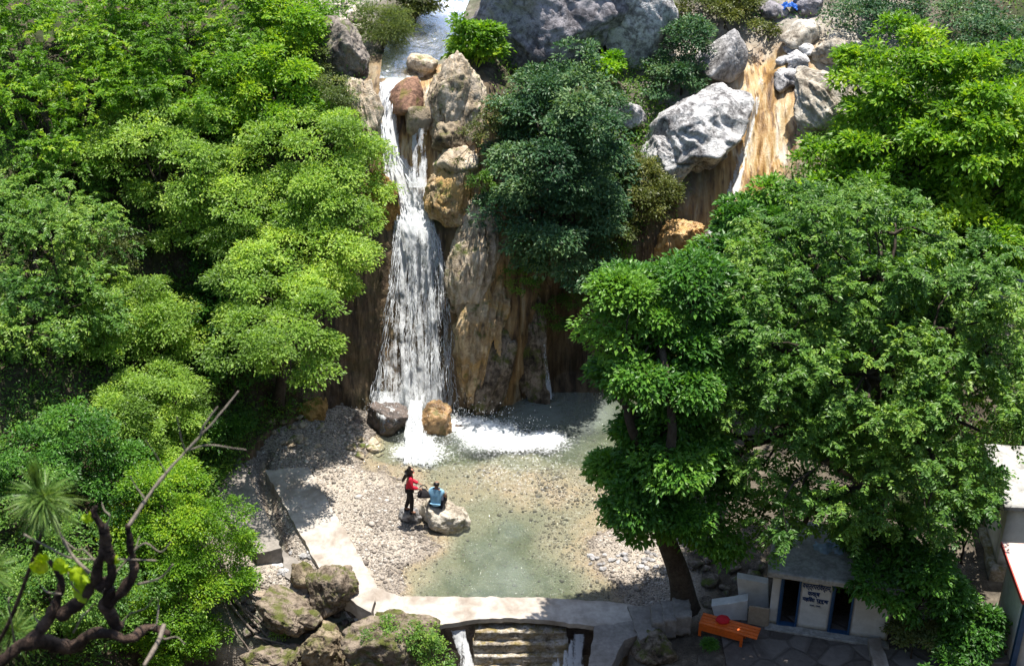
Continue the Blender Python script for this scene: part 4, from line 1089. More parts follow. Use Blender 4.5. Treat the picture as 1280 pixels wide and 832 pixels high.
def leaves_mesh(name, p, d, n, L, Wd, tint, mat, fold=.18):
    s = unit(np.cross(n, d)); n = unit(np.cross(d, s)); L = L[:, None]; Wd = Wd[:, None]
    v0 = p; v1 = p + d * L * .42 + s * Wd * .5 + n * Wd * fold; v2 = p + d * L - n * L * .12; v3 = p + d * L * .42 - s * Wd * .5 + n * Wd * fold
    V = np.stack([v0, v1, v2, v3], 1).reshape(-1, 3)
    i = np.arange(len(p))[:, None] * 4
    F = np.concatenate([i + np.array([[0, 1, 2]]), i + np.array([[0, 2, 3]])], 1).reshape(-1, 3)
    return mesh_np(name, V, F, mat, False, dict(tint=np.repeat(tint, 4)))

def lobes_of(spec):
    """(u, v, ru, rv, Y[, depth factor]) in the photo -> centres and radii in metres"""
    C, Rr = [], []
    for q in spec:
        u, v, ru, rv, Y = q[:5]; k = q[5] if len(q) > 5 else .9
        rm = ru / pxm(P(u, v, Y)); hy = min(hit(u, v)[1], hit(u, v + .6 * rv)[1] + .15 * rm)
        Y = min(Y, hy - .30 * rm)
        c = P(u, v, Y); s = pxm(c); d = ray(u, v); th = math.atan2(-d[2], d[1])
        rx = max(ru / s - .22, ru / s * .72); ry = rx * k; hh = max(rv / s - .20, rv / s * .72)
        rz2 = hh * hh - (ry * math.sin(th)) ** 2
        if rz2 < (.5 * hh) ** 2: ry = .86 * hh / math.sin(th) if ry > .86 * hh / math.sin(th) else ry; rz2 = max(hh * hh - (ry * math.sin(th)) ** 2, (.5 * hh) ** 2)
        C.append(c); Rr.append((rx, ry, math.sqrt(rz2) / math.cos(th)))
    return np.array(C), np.array(Rr)

def crown_points(C, Rr, n, rg, low=-.45, inner=.5, reject=.62, bough=.74, hole=-.13):
    """boughs spread over the lobes, clumps domed over each bough"""
    w = (Rr[:, 0] * Rr[:, 2] + Rr[:, 0] * Rr[:, 1]); w = w / w.sum()
    P_, N_, K_ = [], [], []
    m = max(400, n * 3)
    k = rg.choice(len(C), m, p=w); d = unit(rg.normal(size=(m, 3))); ok = d[:, 2] > low; k, d = k[ok], d[ok]
    rad = rg.uniform(.58, 1.10, len(d)) * (1 + .5 * fbm(d * 2.1 + k[:, None] * 7.7, 3, 17))
    p = C[k] + d * Rr[k] * rad[:, None]
    q = np.linalg.norm((p[:, None] - C[None]) / Rr[None], axis=2); q[np.arange(len(p)), k] = 9
    ok = q.min(1) > reject; p, k, d = p[ok], k[ok], d[ok]
    size = float(np.sqrt((Rr[:, 0] * Rr[:, 2]).sum())); rb = min(bough, .33 * size)
    ok = fbm(p * .85 + 31, 2, 23) > hole; p, k, d = p[ok], k[ok], d[ok]
    keep = []
    for i in range(len(p)):
        if not keep or np.min(((p[keep] - p[i]) ** 2).sum(1)) > (rb * 1.2) ** 2: keep.append(i)
        if len(keep) * 5 >= n: break
    bp, bk, bn = p[keep], k[keep], unit(d[keep] / Rr[k[keep]])
    bs = rb * rg.uniform(.6, 1.3, len(bp)); btint = rg.normal(0, .13, len(bp))
    i = rg.integers(0, len(bp), n); d = unit(rg.normal(size=(n, 3)) + .55 * bn[i] + np.array([0, 0, .55]))
    cp = bp[i] + d * (bs[i] * (.45 + .55 * rg.random(n) ** .5))[:, None] * np.array([1, 1, .62])
    return cp, unit(d + .6 * bn[i]), bk[i], btint[i]

def crown_mesh(name, C, Rr, mat, rg, n_cl, per, cr, L, style='leaf', droop=.35, low=-.45, inner=.5, tshift=0.0, wid=.52, hole=-.13):
    cp, cn, k, bt = crown_points(C, Rr, n_cl, rg, low, inner, hole=hole)
    n_cl = len(cp); N = n_cl * per
    ci = np.repeat(np.arange(n_cl), per)
    ctint = bt * 1.25 + rg.normal(0, .12, n_cl) + .16 * fbm(cp * .8, 2, 5)
    csz = rg.uniform(.7, 1.25, n_cl)
    up = np.array([0, 0, 1.0])
    if style == 'leaf':
        o = unit(rg.normal(size=(N, 3))); o[:, 2] = np.abs(o[:, 2]) * .9 - .25
        r = rg.random(N) ** .5
        off = o * (r * cr * csz[ci])[:, None] * np.array([1, 1, .62])
        off += cn[ci] * (cr * .25)
        p = cp[ci] + off
        n = unit(up * .75 + .55 * o + .45 * cn[ci] + rg.normal(size=(N, 3)) * .38)
        d = o + .5 * cn[ci] + rg.normal(size=(N, 3)) * .45; d[:, 2] -= droop
    else:                                      # sprays: leaflets in two ranks along arching twigs
        M = 11; K = max(1, per // (2 * M)); per2 = K * M * 2; N = n_cl * per2; ci = np.repeat(np.arange(n_cl), per2)
        tw = unit(.75 * np.repeat(cn, K, 0) + rg.normal(size=(n_cl * K, 3)) * np.array([.8, .8, .35]) + np.array([0, 0, .15]))
        ti = np.repeat(np.arange(n_cl * K), M * 2)
        t = np.tile(np.repeat(np.linspace(.08, 1, M), 2), n_cl * K) + rg.normal(0, .03, N)
        sd = np.tile(np.array([1, -1]), n_cl * K * M)
        rl = (cr * csz[ci] * rg.uniform(.8, 1.25, n_cl * K)[ti])
        T = tw[ti]; p = cp[ci] + T * (t * rl)[:, None]; p[:, 2] -= droop * t ** 2 * rl
        T = T.copy(); T[:, 2] -= 2 * droop * t; T = unit(T)
        sidev = unit(np.cross(T, np.broadcast_to(up, T.shape) + .25 * rg.normal(size=T.shape)))
        d = sidev * sd[:, None] + T * .55 + rg.normal(size=(N, 3)) * .22; d[:, 2] -= .15
        n = unit(np.cross(sidev, T)); n = np.where(n[:, 2:] < 0, -n, n); n = unit(n + rg.normal(size=(N, 3)) * .28)
    d = unit(d)
    LL = L * rg.uniform(.7, 1.25, N)
    tint = np.clip(.42 + tshift + ctint[ci] + rg.normal(0, .16, N), 0, 1)
    return leaves_mesh(name, p, d, n, LL, LL * wid * rg.uniform(.8, 1.2, N), tint, mat), cp, k

def branch(a, b, rg, n=9, wob=.10, sag=0.0):
    a, b = np.asarray(a, float), np.asarray(b, float); L = np.linalg.norm(b - a); t = np.linspace(0, 1, n)[:, None]
    p = a + (b - a) * t; w = rg.normal(size=(3, 3)) * wob * L
    for q in range(3): p = p + np.sin(t * math.pi * (q + 1)) * w[q] / (q + 1) ** 1.3
    p[:, 2] += (sag * L * np.sin(t * math.pi))[:, 0]
    return p

def tree(name, label, cat, spec, base, mat, seed, n_cl, per, cr, L, style='leaf', trunk_r=.14, bark=None, fork=.4, group=None, droop=.35, low=-.45, inner=.5, tshift=0, wid=.52, twigs=5, hole=-.13, trunk_path=None, wpart='trunk', fpart='crown'):
    rg = np.random.default_rng(seed)
    C, Rr = lobes_of(spec)
    base = np.asarray(base if len(base) == 3 else hit(*base), float)
    t = thing(name, label, cat, base, 0, group)
    me, cp, k = crown_mesh(fpart, C - base, Rr, mat, rg, n_cl, per, cr, L, style, droop, low, inner, tshift, wid, hole)
    link(fpart, me, t)
    m = MB()
    cen = (C - base).mean(0)
    if trunk_path is not None: tp = smooth_path(np.array(trunk_path) - base, 18)
    else:
        top = cen * fork + np.array([0, 0, .1]); tp = branch((0, 0, -.3), top, rg, 12, .05)
    m.tube(tp, np.linspace(trunk_r * 1.15, trunk_r * .72, len(tp)) * (1 + .5 * np.exp(-np.linspace(0, 8, len(tp)))), 9)
    fp = tp[-1]
    for i in range(len(C)):
        c = C[i] - base; st = tp[rg.integers(int(len(tp) * .6), len(tp))]
        b = branch(st, c, rg, 10, .09, .06); r0 = trunk_r * .62
        m.tube(b, np.linspace(r0, r0 * .35, len(b)), 6)
        ids = np.where(k == i)[0]
        for j in rg.choice(ids, min(twigs, len(ids)), False) if len(ids) else []:
            s0 = b[rg.integers(4, len(b))]; q = branch(s0, cp[j], rg, 6, .08)
            m.tube(q, np.linspace(r0 * .32, .008, len(q)), 4)
    m.build(wpart, bark or BARK, t, True)
    return t

# --- right-hand group
tb = hit(858, 756)
tree('broadleaf_tree', 'leaning dark trunked tree with glossy leaves over the right edge of the pool', 'tree',
     [(796, 398, 56, 52, 30.6), (790, 438, 48, 46, 30.4), (764, 476, 22, 20, 30.0), (838, 425, 40, 34, 29.8), (812, 350, 26, 22, 30.9), (850, 545, 40, 34, 29.5), (820, 455, 70, 75, 30.2), (836, 540, 54, 56, 29.6), (806, 600, 42, 40, 29.2), (835, 590, 60, 62, 29.4), (882, 420, 38, 52, 30.8), (826, 634, 36, 28, 29.2), (862, 632, 46, 38, 29.1), (905, 655, 42, 34, 29.4), (846, 368, 38, 34, 31.0)],
     tb, LEAF['deep'], 201, 1900, 44, .34, .145, trunk_r=.27, fork=.5, twigs=8, inner=.42, tshift=.14, hole=-.16,
     trunk_path=[tb - np.array([0, 0, .3]), P(848, 715, 29.7), P(828, 660, 29.7), P(815, 600, 29.7), P(802, 520, 29.8)])
tb = P(1100, 715, 30.4); tb[2] = max(tb[2], ground_at(tb[0], tb[1])) if abs(tb[2] - ground_at(tb[0], tb[1])) < 1.5 else ground_at(tb[0], tb[1])
tree('broadleaf_tree', 'largest spreading tree with fine dark leaves above the white hut', 'tree',
     [(965, 430, 90, 100, 31.2), (1060, 345, 110, 92, 32.2), (1165, 410, 100, 95, 31.4), (1080, 470, 120, 105, 30.4), (1200, 510, 85, 85, 30.4), (965, 545, 95, 88, 30.2), (905, 590, 62, 60, 30.2), (1045, 590, 105, 80, 29.6), (1150, 590, 85, 72, 29.6), (1010, 300, 70, 55, 32.8), (1235, 440, 55, 70, 31.0), (1005, 655, 62, 48, 29.1), (1100, 290, 60, 45, 33.0)],
     tb, LEAF['mid'], 202, 2500, 44, .46, .125, 'spray', trunk_r=.32, fork=.55, twigs=8, droop=.28, inner=.42, tshift=.02, hole=-.06,
     trunk_path=[tb - np.array([0, 0, .3]), P(1088, 650, 30.8), P(1108, 570, 31.2), P(1090, 480, 31.8)])
tree('broadleaf_tree', 'bright green sunlit tree at the upper right beside the cream slab', 'tree',
     [(1125, 150, 72, 80, 42.5), (1195, 165, 95, 92, 41.5), (1110, 235, 80, 60, 40.5), (1180, 275, 92, 72, 39.5), (1255, 230, 60, 90, 41), (1045, 212, 36, 30, 41.5), (1125, 90, 62, 44, 43.2), (1060, 265, 60, 40, 39), (1250, 310, 50, 40, 39)],
     (1165, 350), LEAF['bright'], 203, 1700, 38, .40, .19, trunk_r=.26, fork=.5, inner=.42, tshift=.10)
tree('small_tree', 'small broad leaved tree between the second waterfall and the largest tree', 'tree',
     [(945, 292, 50, 42, 39.5), (905, 320, 32, 30, 39.2), (992, 266, 42, 40, 39.8), (925, 350, 44, 44, 37.2)],
     (915, 420), LEAF['deep'], 204, 420, 36, .34, .19, trunk_r=.12, tshift=.12)
tree('small_tree', 'dim bushy sapling over the ochre slope behind the leaning tree', 'tree',
     [(900, 440, 40, 60, 34.6), (925, 470, 35, 35, 34)],
     (915, 590), LEAF['deep'], 205, 160, 34, .34, .16, trunk_r=.08)
tree('shrub', 'dark leafy shrub hanging before the right wall of the hut', 'shrub',
     [(1120, 705, 62, 48, 28.9), (1100, 655, 45, 42, 29.3), (1160, 735, 42, 36, 28.6), (1075, 735, 24, 26, 28.9)],
     (1148, 800), LEAF['deep'], 206, 420, 32, .28, .155, trunk_r=.06, wpart='stem', fpart='foliage')
tree('shrub', 'sunlit yellowish shrub at the lower right beside the pale kerb', 'shrub',
     [(1140, 800, 36, 28, 28.0)], (1140, 826), LEAF['pale'], 207, 90, 30, .2, .10, trunk_r=.03, wpart='stem', fpart='foliage')
tree('shrub', 'dark low shrub at the lower right below the largest tree', 'shrub',
     [(1205, 785, 48, 40, 28.3), (1185, 825, 40, 30, 27.8)], (1200, 828), LEAF['deep'], 208, 220, 30, .24, .14, trunk_r=.04, wpart='stem', fpart='foliage')
tree('shrub', 'grey green bush in the top right corner', 'shrub',
     [(1240, 65, 62, 45, 47.5), (1200, 35, 42, 30, 49), (1275, 110, 40, 40, 46)], (1235, 120), LEAF['blue'], 209, 300, 30, .36, .13, trunk_r=.05, wpart='stem', fpart='foliage')
tree('shrub', 'low dry shrub on the right hillside above the rubble patch', 'shrub',
     [(1225, 335, 40, 22, 38.6), (1268, 400, 24, 40, 36.8)], (1240, 360), LEAF['pale'], 210, 110, 26, .24, .09, trunk_r=.03, wpart='stem', fpart='foliage')
tree('shrub', 'thin dark green shrub filling the gap behind the white building', 'shrub',
     [(1215, 620, 34, 46, 31.4), (1180, 665, 36, 40, 30.9)], (1205, 700), LEAF['deep'], 211, 130, 30, .28, .14, trunk_r=.04, wpart='stem', fpart='foliage')
# --- centre
tree('evergreen_tree', 'dense dark bluish tree hanging over the cliff right of the waterfall', 'tree',
     [(698, 135, 62, 58, 44.6), (676, 195, 44, 62, 43.5), (700, 205, 76, 74, 43.4), (702, 288, 70, 54, 42.3), (732, 250, 40, 54, 43.4), (735, 320, 30, 38, 42.1), (688, 252, 46, 46, 42.6), (752, 205, 32, 38, 44.5)],
     (712, 318), LEAF['blue'], 221, 1500, 36, .36, .135, trunk_r=.2, inner=.45, low=-.7, tshift=.05)
tree('hanging_vine', 'green moss and creeper hanging on the shaded cliff below the dark tree', 'vine',
     [(690, 365, 36, 46, 41.6, .35), (660, 335, 26, 30, 41.8, .4)], (690, 330), LEAF['mid'], 222, 170, 26, .22, .08, trunk_r=.02, low=-.9, wpart='stem', fpart='foliage', tshift=-.1)
tree('hanging_vine', 'thin pale creeper trailing from the dark tree towards the hollow', 'vine',
     [(738, 340, 16, 42, 41.3, .5), (770, 305, 18, 30, 42, .5)], (740, 310), LEAF['pale'], 223, 70, 24, .2, .08, trunk_r=.02, low=-.9, wpart='stem', fpart='foliage', tshift=-.25)
tree('shrub', 'yellow green bush on the slope between the dark tree and the second waterfall', 'shrub',
     [(800, 235, 42, 38, 44.2), (775, 275, 34, 30, 43.2), (830, 250, 28, 24, 44.4)], (800, 275), LEAF['grass'], 224, 260, 30, .28, .11, trunk_r=.04, wpart='stem', fpart='foliage')
tree('shrub', 'dark rounded bush left of the smooth grey boulder', 'shrub',
     [(858, 62, 32, 38, 48.4), (842, 95, 34, 26, 47.6)], (850, 118), LEAF['blue'], 225, 240, 32, .32, .12, trunk_r=.05, wpart='stem', fpart='foliage')
tree('shrub', 'bright yellow green plant below the huge grey outcrop', 'shrub',
     [(762, 88, 22, 18, 47.6), (745, 84, 12, 10, 47.8)], (762, 104), LEAF['lime'], 226, 70, 22, .26, .15, trunk_r=.03, wpart='stem', fpart='foliage')
tree('shrub', 'vivid green leafy plant between the upper stream and the grey outcrop', 'shrub',
     [(592, 55, 34, 32, 47.2), (610, 82, 20, 22, 46.2)], (598, 88), LEAF['bright'], 227, 170, 28, .32, .17, trunk_r=.04, wpart='stem', fpart='foliage', tshift=.1)
tree('grass_tuft', 'pale bluish tussock left of the upper stream', 'grass',
     [(480, 36, 34, 30, 48.2), (470, 52, 26, 18, 47.4)], (480, 66), LEAF['pale'], 228, 170, 30, .34, .17, trunk_r=.03, wid=.16, wpart='stem', fpart='foliage', tshift=-.3)
tree('shrub', 'olive bush at the top edge behind the tussock', 'shrub',
     [(525, 8, 26, 26, 52), (500, -8, 30, 22, 53)], (520, 30), LEAF['grass'], 229, 150, 28, .34, .12, trunk_r=.03, wpart='stem', fpart='foliage', tshift=-.2)
tree('shrub', 'dry brown green scrub along the top edge right of the pale outcrop', 'shrub',
     [(905, 12, 40, 22, 53.5), (945, 48, 26, 20, 51), (870, 14, 26, 24, 54)], (905, 34), LEAF['grass'], 230, 260, 28, .34, .12, trunk_r=.03, wpart='stem', fpart='foliage', tshift=-.15)
tree('shrub', 'dark scrub on the brown bank at the top between the sunlit tree and the rocks', 'shrub',
     [(1080, 20, 46, 26, 53), (1120, 6, 40, 26, 54)], (1085, 48), LEAF['blue'], 231, 200, 26, .34, .12, trunk_r=.03, wpart='stem', fpart='foliage', tshift=-.15)
tree('shrub', 'moss cushion and ferns on the ledge right of the waterfall lip', 'shrub',
     [(592, 168, 18, 14, 42.4), (618, 150, 20, 30, 43.2), (570, 205, 12, 10, 41.9)], (596, 182), LEAF['grass'], 232, 90, 24, .18, .075, trunk_r=.02, wpart='stem', fpart='foliage')
tree('shrub', 'fern tuft on the right shoulder of the waterfall cliff', 'shrub',
     [(600, 230, 16, 20, 41.9), (625, 215, 16, 20, 42.4)], (610, 250), LEAF['mid'], 233, 70, 24, .18, .08, trunk_r=.02, wpart='stem', fpart='foliage')
# --- left-hand woods
LT = [
 ('broad pale green tree overhanging the left side of the waterfall', [(385, 212, 74, 70, 41.4), (340, 265, 68, 68, 40.4), (404, 272, 46, 58, 39.8), (374, 335, 70, 64, 38.4), (420, 340, 28, 46, 38.6), (378, 415, 56, 48, 35.6), (336, 375, 56, 54, 36.8), (376, 464, 36, 30, 34.8), (412, 205, 24, 34, 41.6), (322, 438, 44, 36, 34.4)], (345, 500), 'light', 1960, 46, .34, 0.102, 'leaf', .18, .05),
 ('feathery bright tree at the top left corner', [(70, 70, 112, 85, 44.5), (40, 165, 80, 72, 42.5), (140, 130, 90, 80, 43.5), (5, 60, 70, 80, 44)], (80, 290), 'bright', 1120, 57, .5, 0.123, 'spray', .2, .0),
 ('feathery vivid green tree along the top edge in the left woods', [(220, 50, 85, 75, 47), (290, 60, 70, 68, 47.5), (230, 130, 80, 66, 45.5), (170, 40, 60, 60, 47)], (240, 230), 'bright', 952, 57, .5, 0.123, 'spray', .18, .0),
 ('vivid green tree beside the dark ledge above the waterfall', [(345, 55, 52, 62, 47.5), (330, 125, 62, 56, 46), (370, 20, 30, 40, 49)], (350, 190), 'bright', 560, 52, .42, 0.139, 'leaf', .14, .08),
 ('yellow flecked tree in the middle of the left woods', [(240, 215, 72, 66, 43.6), (180, 190, 62, 56, 43.6), (285, 175, 52, 50, 44), (255, 285, 56, 44, 41.8)], (250, 345), 'light', 840, 49, .38, 0.107, 'leaf', .15, .02),
 ('dark green tree at the left edge halfway up', [(45, 310, 85, 80, 39.5), (80, 385, 60, 62, 38), (5, 400, 60, 70, 38), (70, 240, 60, 50, 41)], (60, 470), 'mid', 896, 57, .46, 0.107, 'spray', .18, .12),
 ('sunny small tree with a slanting dark stem on the left slope', [(172, 400, 52, 46, 37.4), (205, 425, 36, 40, 37), (130, 430, 38, 40, 37.2)], (120, 490), 'light', 481, 44, .3, 0.090, 'leaf', .09, .08),
 ('rounded light green shrub above the left ledge', [(200, 505, 58, 46, 35.4), (222, 500, 34, 34, 35.2), (150, 520, 50, 44, 35.2), (198, 550, 40, 34, 34.6)], (190, 590), 'light', 582, 44, .28, 0.086, 'leaf', .08, .06),
 ('bright leafy bush spilling down to the shaded left ledge', [(246, 692, 50, 58, 31.9), (198, 650, 56, 60, 32.6), (278, 735, 32, 38, 31.0), (208, 725, 64, 60, 31.2), (208, 605, 34, 34, 33.4)], (220, 770), 'bright', 1008, 44, .27, 0.082, 'leaf', .08, .06),
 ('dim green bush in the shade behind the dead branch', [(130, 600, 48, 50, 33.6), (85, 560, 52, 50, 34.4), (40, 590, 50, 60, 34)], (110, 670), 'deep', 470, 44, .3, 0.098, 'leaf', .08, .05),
 ('mid green bush at the bottom left corner', [(60, 740, 80, 66, 30.6), (140, 760, 56, 50, 30.2), (20, 680, 50, 60, 31.6)], (80, 830), 'mid', 582, 44, .3, 0.090, 'leaf', .07, .0),
 ('low green bush at the lower edge among the roots', [(245, 800, 30, 30, 29.2), (185, 815, 46, 30, 28.8)], (220, 832), 'bright', 235, 39, .24, 0.082, 'leaf', .05, .0),
 ('brownish sparse shrub in the gap of the left woods', [(125, 335, 34, 40, 39.4), (150, 300, 26, 22, 40)], (135, 385), 'pale', 145, 36, .28, 0.074, 'leaf', .05, -.15),
 ('dull green scrub between the left woods and the waterfall lip', [(415, 130, 26, 34, 43.6), (392, 88, 24, 30, 45), (430, 165, 20, 30, 42.8)], (412, 175), 'pale', 246, 36, .28, 0.082, 'leaf', .05, -.2),
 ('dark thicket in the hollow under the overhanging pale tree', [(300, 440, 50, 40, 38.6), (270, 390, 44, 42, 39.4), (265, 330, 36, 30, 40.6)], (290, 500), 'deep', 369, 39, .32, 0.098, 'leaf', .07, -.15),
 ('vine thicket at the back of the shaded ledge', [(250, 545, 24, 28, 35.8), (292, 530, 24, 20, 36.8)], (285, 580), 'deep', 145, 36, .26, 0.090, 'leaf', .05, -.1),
]
for i, (lab, spec, base, mk, ncl, per, cr, L, style, tr, ts) in enumerate(LT):
    sh = ('bush' in lab or 'shrub' in lab or 'scrub' in lab or 'thicket' in lab)
    tree('shrub' if sh else 'broadleaf_tree', lab, 'shrub' if sh else 'tree', spec, base, LEAF[mk], 300 + i, ncl, per, cr, L, style, trunk_r=tr, tshift=ts, inner=.45, wpart='stem' if sh else 'trunk', fpart='foliage' if sh else 'crown')
tree('shrub', 'leafy weeds growing over the front of the large mossy mound', 'shrub', [(520, 800, 30, 24, 27.7), (545, 825, 26, 18, 27.4), (478, 795, 24, 20, 27.8)], (520, 826), LEAF['mid'], 340, 190, 26, .16, .07, trunk_r=.02, wpart='stem', fpart='foliage', tshift=.15)
tree('shrub', 'small green weeds on the brown boulders below the left path', 'shrub', [(352, 800, 14, 14, 29.2), (368, 778, 10, 8, 29.5), (398, 735, 8, 8, 30.4)], (356, 806), LEAF['mid'], 341, 60, 22, .14, .06, trunk_r=.015, wpart='stem', fpart='foliage', tshift=.15)
tree('shrub', 'dark weeds growing before the orange bench', 'shrub', [(880, 815, 32, 14, 27.9), (850, 826, 24, 12, 27.6)], (875, 824), LEAF['deep'], 342, 110, 24, .15, .07, trunk_r=.015, wpart='stem', fpart='foliage')

def undergrowth():
    rgx = np.random.default_rng(12)
    n0 = len(HV); q = HV.reshape(n0, 3)
    ok = (HA['green'] > .45) & (q[:, 1] < 58) & (q[:, 1] > 25) & (np.abs(q[:, 0]) < 21) & (HT > 1)
    far = fbm(q * .5, 3, 31)
    ok = ok & ~((np.abs(q[:, 0] + 2.9) < 2.3) & (q[:, 1] < 52)) & ~((np.abs(q[:, 0] - gully_x(q[:, 1])) < 1.6) & (q[:, 1] < 50))
    w = ok * (.25 + sstep(-.35, .3, far))
    idx = rgx.choice(n0, 9500, False, p=w / w.sum())
    cp = q[idx]; per = 22; N = len(cp) * per; ci = np.repeat(np.arange(len(cp)), per)
    o = unit(rgx.normal(size=(N, 3))); o[:, 2] = np.abs(o[:, 2])
    p = cp[ci] + o * (rgx.random(N) ** .5)[:, None] * np.array([.5, .5, .5]) * rgx.uniform(.5, 1.5, len(cp))[ci][:, None]
    n = unit(np.array([0, 0, 1.]) + .5 * o + .5 * rgx.normal(size=(N, 3))); d = o + .5 * rgx.normal(size=(N, 3)); d[:, 2] -= .1; d = unit(d)
    L = .12 * rgx.uniform(.6, 1.3, N)
    tint = np.clip(.35 + rgx.normal(0, .22, len(cp))[ci] + rgx.normal(0, .15, N), 0, 1)
    struct(link('undergrowth', leaves_mesh('undergrowth', p, d, n, L, L * .45, tint, LEAF['mid'])), 'stuff')
undergrowth()

# ------------------------------------------------------------------ dead wood
def woody(name, label, cat, lines, mat, n=6, part=None):
    """lines: list of (list of points, r0, r1)"""
    m = MB(); c = np.array(lines[0][0][0], float)
    for pts, r0, r1 in lines:
        sp_ = smooth_path(np.array(pts) - c, max(8, 6 * len(pts)))
        sp_ = sp_ + .25 * r0 * np.stack([fbm(sp_ * 6 + 3, 2, 1), fbm(sp_ * 6 + 13, 2, 2), fbm(sp_ * 6 + 23, 2, 3)], 1)
        rr = np.linspace(r0, r1, len(sp_)); rr = rr * (1 + .18 * fbm(sp_ * 9 / max(.3, 1), 2, 7))
        m.tube(sp_, rr, n)
    return tag(m.build(name, mat, None, True, 0, c), label, cat)
rg = np.random.default_rng(9)
rl = []
for k in range(11):
    a = hit(262 + rg.normal() * 10, 715 + rg.normal() * 8); pts = [a + np.array([0, 0, .35])]
    u, v = 262, 715
    du, dv = rg.uniform(2, 46), rg.uniform(22, 45)
    if k % 3 == 0: du = -rg.uniform(0, 20)
    for s in range(4):
        u += du * rg.uniform(.5, 1.2); v += dv * rg.uniform(.5, 1.1); h = hit(min(u, 420), min(v, 850)); pts.append(h + np.array([0, 0, .12 + .2 * rg.random()]))
    rl.append((pts, rg.uniform(.04, .075), .015))
woody('tree_roots', 'tangle of bare brown roots on the bank beside the mossy boulders', 'roots', rl, BARK_PALE)
rl = []
c = P(42, 490, 36.0)
for k in range(16):
    a = rg.uniform(0, 6.28); q = np.array([math.cos(a), rg.uniform(-.5, .5), math.sin(a) * .8])
    rl.append(([c, c + q * .35 + rg.normal(size=3) * .1, c + q * .8 + rg.normal(size=3) * .18], .02, .006))
rl.append(([c, c + np.array([.1, .2, -.8]), np.array([c[0] + .1, c[1] + .3, ground_at(c[0] + .1, c[1] + .3)])], .04, .04))
woody('dead_shrub', 'bare grey twiggy shrub in the shade of the left woods', 'dead shrub', rl, BARK_PALE)
woody('fallen_branch', 'fallen grey branch among the boulders below the left path', 'branch', [([P(318, 795, 29.2), P(350, 803, 29.0), P(385, 815, 28.8), P(410, 832, 28.5)], .035, .02), ([P(350, 803, 29.0), P(330, 815, 28.8)], .02, .01)], BARK_PALE)

# foreground: a gnarled bush on the photographer's slope, lower left
F = lambda u, v, Y=5.0: P(u, v, Y)
base = np.array([-2.2, 4.0, 20.9])
gb = [
 ([base, F(-60, 900, 4.7), F(8, 822, 4.9), F(48, 800, 4.95), F(88, 808, 5.05), F(122, 790, 5.0), F(160, 797, 4.9), F(190, 782, 5.0), F(214, 792, 4.95)], .055, .018),
 ([F(40, 800, 4.95), F(66, 765, 5.0), F(76, 725, 5.05), F(60, 700, 5.1)], .04, .012),
 ([F(76, 770, 5.0), F(110, 740, 5.0), F(124, 700, 5.0), F(128, 665, 5.0), F(118, 640, 5.0), F(120, 632, 5.0)], .036, .010),
 ([F(124, 735, 5.0), F(140, 715, 5.02), F(134, 680, 5.0), F(131, 655, 5.0)], .036, .02),
 ([F(138, 752, 5.0), F(156, 735, 5.0), F(168, 715, 5.0), F(163, 685, 5.0), F(160, 655, 5.0)], .034, .018),
 ([F(150, 785, 5.0), F(135, 760, 5.0), F(138, 735, 5.0)], .04, .03),
]
tg = thing('gnarled_bush', 'gnarled dark bush with bare stubs close to the camera at the lower left', 'bush', base)
def wood_part(name, lines, mat, par, org, n=10):
    m = MB()
    for pts, r0, r1 in lines:
        s_ = smooth_path(np.array(pts) - org, 14 * len(pts)); s_ = s_ + .3 * r0 * np.stack([fbm(s_ * 14 + 3, 3, 1), fbm(s_ * 14 + 13, 3, 2), fbm(s_ * 14 + 23, 3, 3)], 1)
        rr = np.linspace(r0, r1, len(s_)); rr = rr * .82 * (1 + .45 * fbm(s_ * 18, 3, 7)); m.tube(s_, rr, n)
    return m.build(name, mat, par, True)
wood_part('stem', gb, BARK_RED, tg, base)
rgt = np.random.default_rng(21)
tw = [([F(160, 658, 5.0), F(172, 640, 5.05), F(198, 602, 5.15), F(236, 560, 5.25), F(268, 525, 5.3), F(298, 488, 5.4)], .012, .004),
      ([F(250, 545, 5.27), F(256, 530, 5.27), F(272, 508, 5.3)], .006, .004), ([F(236, 562, 5.25), F(262, 556, 5.25), F(308, 562, 5.2)], .005, .002),
      ([F(232, 566, 5.2), F(226, 545, 5.15), F(221, 520, 5.1)], .005, .003), ([F(208, 592, 5.15), F(196, 570, 5.15), F(182, 550, 5.1)], .004, .002), ([F(180, 622, 5.08), F(168, 605, 5.1), F(163, 595, 5.1)], .005, .002),
      ([F(30, 668, 5.2), F(60, 683, 5.15), F(90, 697, 5.1), F(140, 698, 5.0), F(195, 700, 4.95)], .007, .004),
      ([F(172, 730, 5.0), F(200, 722, 4.9), F(216, 705, 4.85)], .008, .004),
      ([F(205, 780, 4.95), F(196, 805, 4.85), F(180, 832, 4.75)], .014, .012),
      ([F(112, 716, 5.0), F(88, 690, 5.05), F(66, 650, 5.1), F(54, 620, 5.15)], .012, .007)]
for u, v, ang, L in [(128, 668, 75, 40), (164, 690, 20, 45), (92, 790, 60, 60), (150, 788, 35, 60), (45, 803, 100, 50), (185, 786, 70, 40), (118, 700, 150, 50), (76, 742, 160, 40), (200, 786, -20, 30), (140, 720, 40, 60), (20, 812, 80, 70), (108, 745, 120, 60)]:
    a = R(ang + rgt.uniform(-15, 15)); q = [F(u, v, 5.0)]
    for k in (1, 2, 3): q.append(F(u + math.cos(a) * L * k / 3 + rgt.normal() * 5, v - math.sin(a) * L * k / 3 + rgt.normal() * 5, 5.0 + .05 * k * rgt.uniform(-1, 1)))
    tw.append((q, .006, .0018))
wood_part('twig', tw, plain_mat('twig_grey', (.20, .165, .13, 1), .85, .35, 60, .2, .6), tg, base, 7)
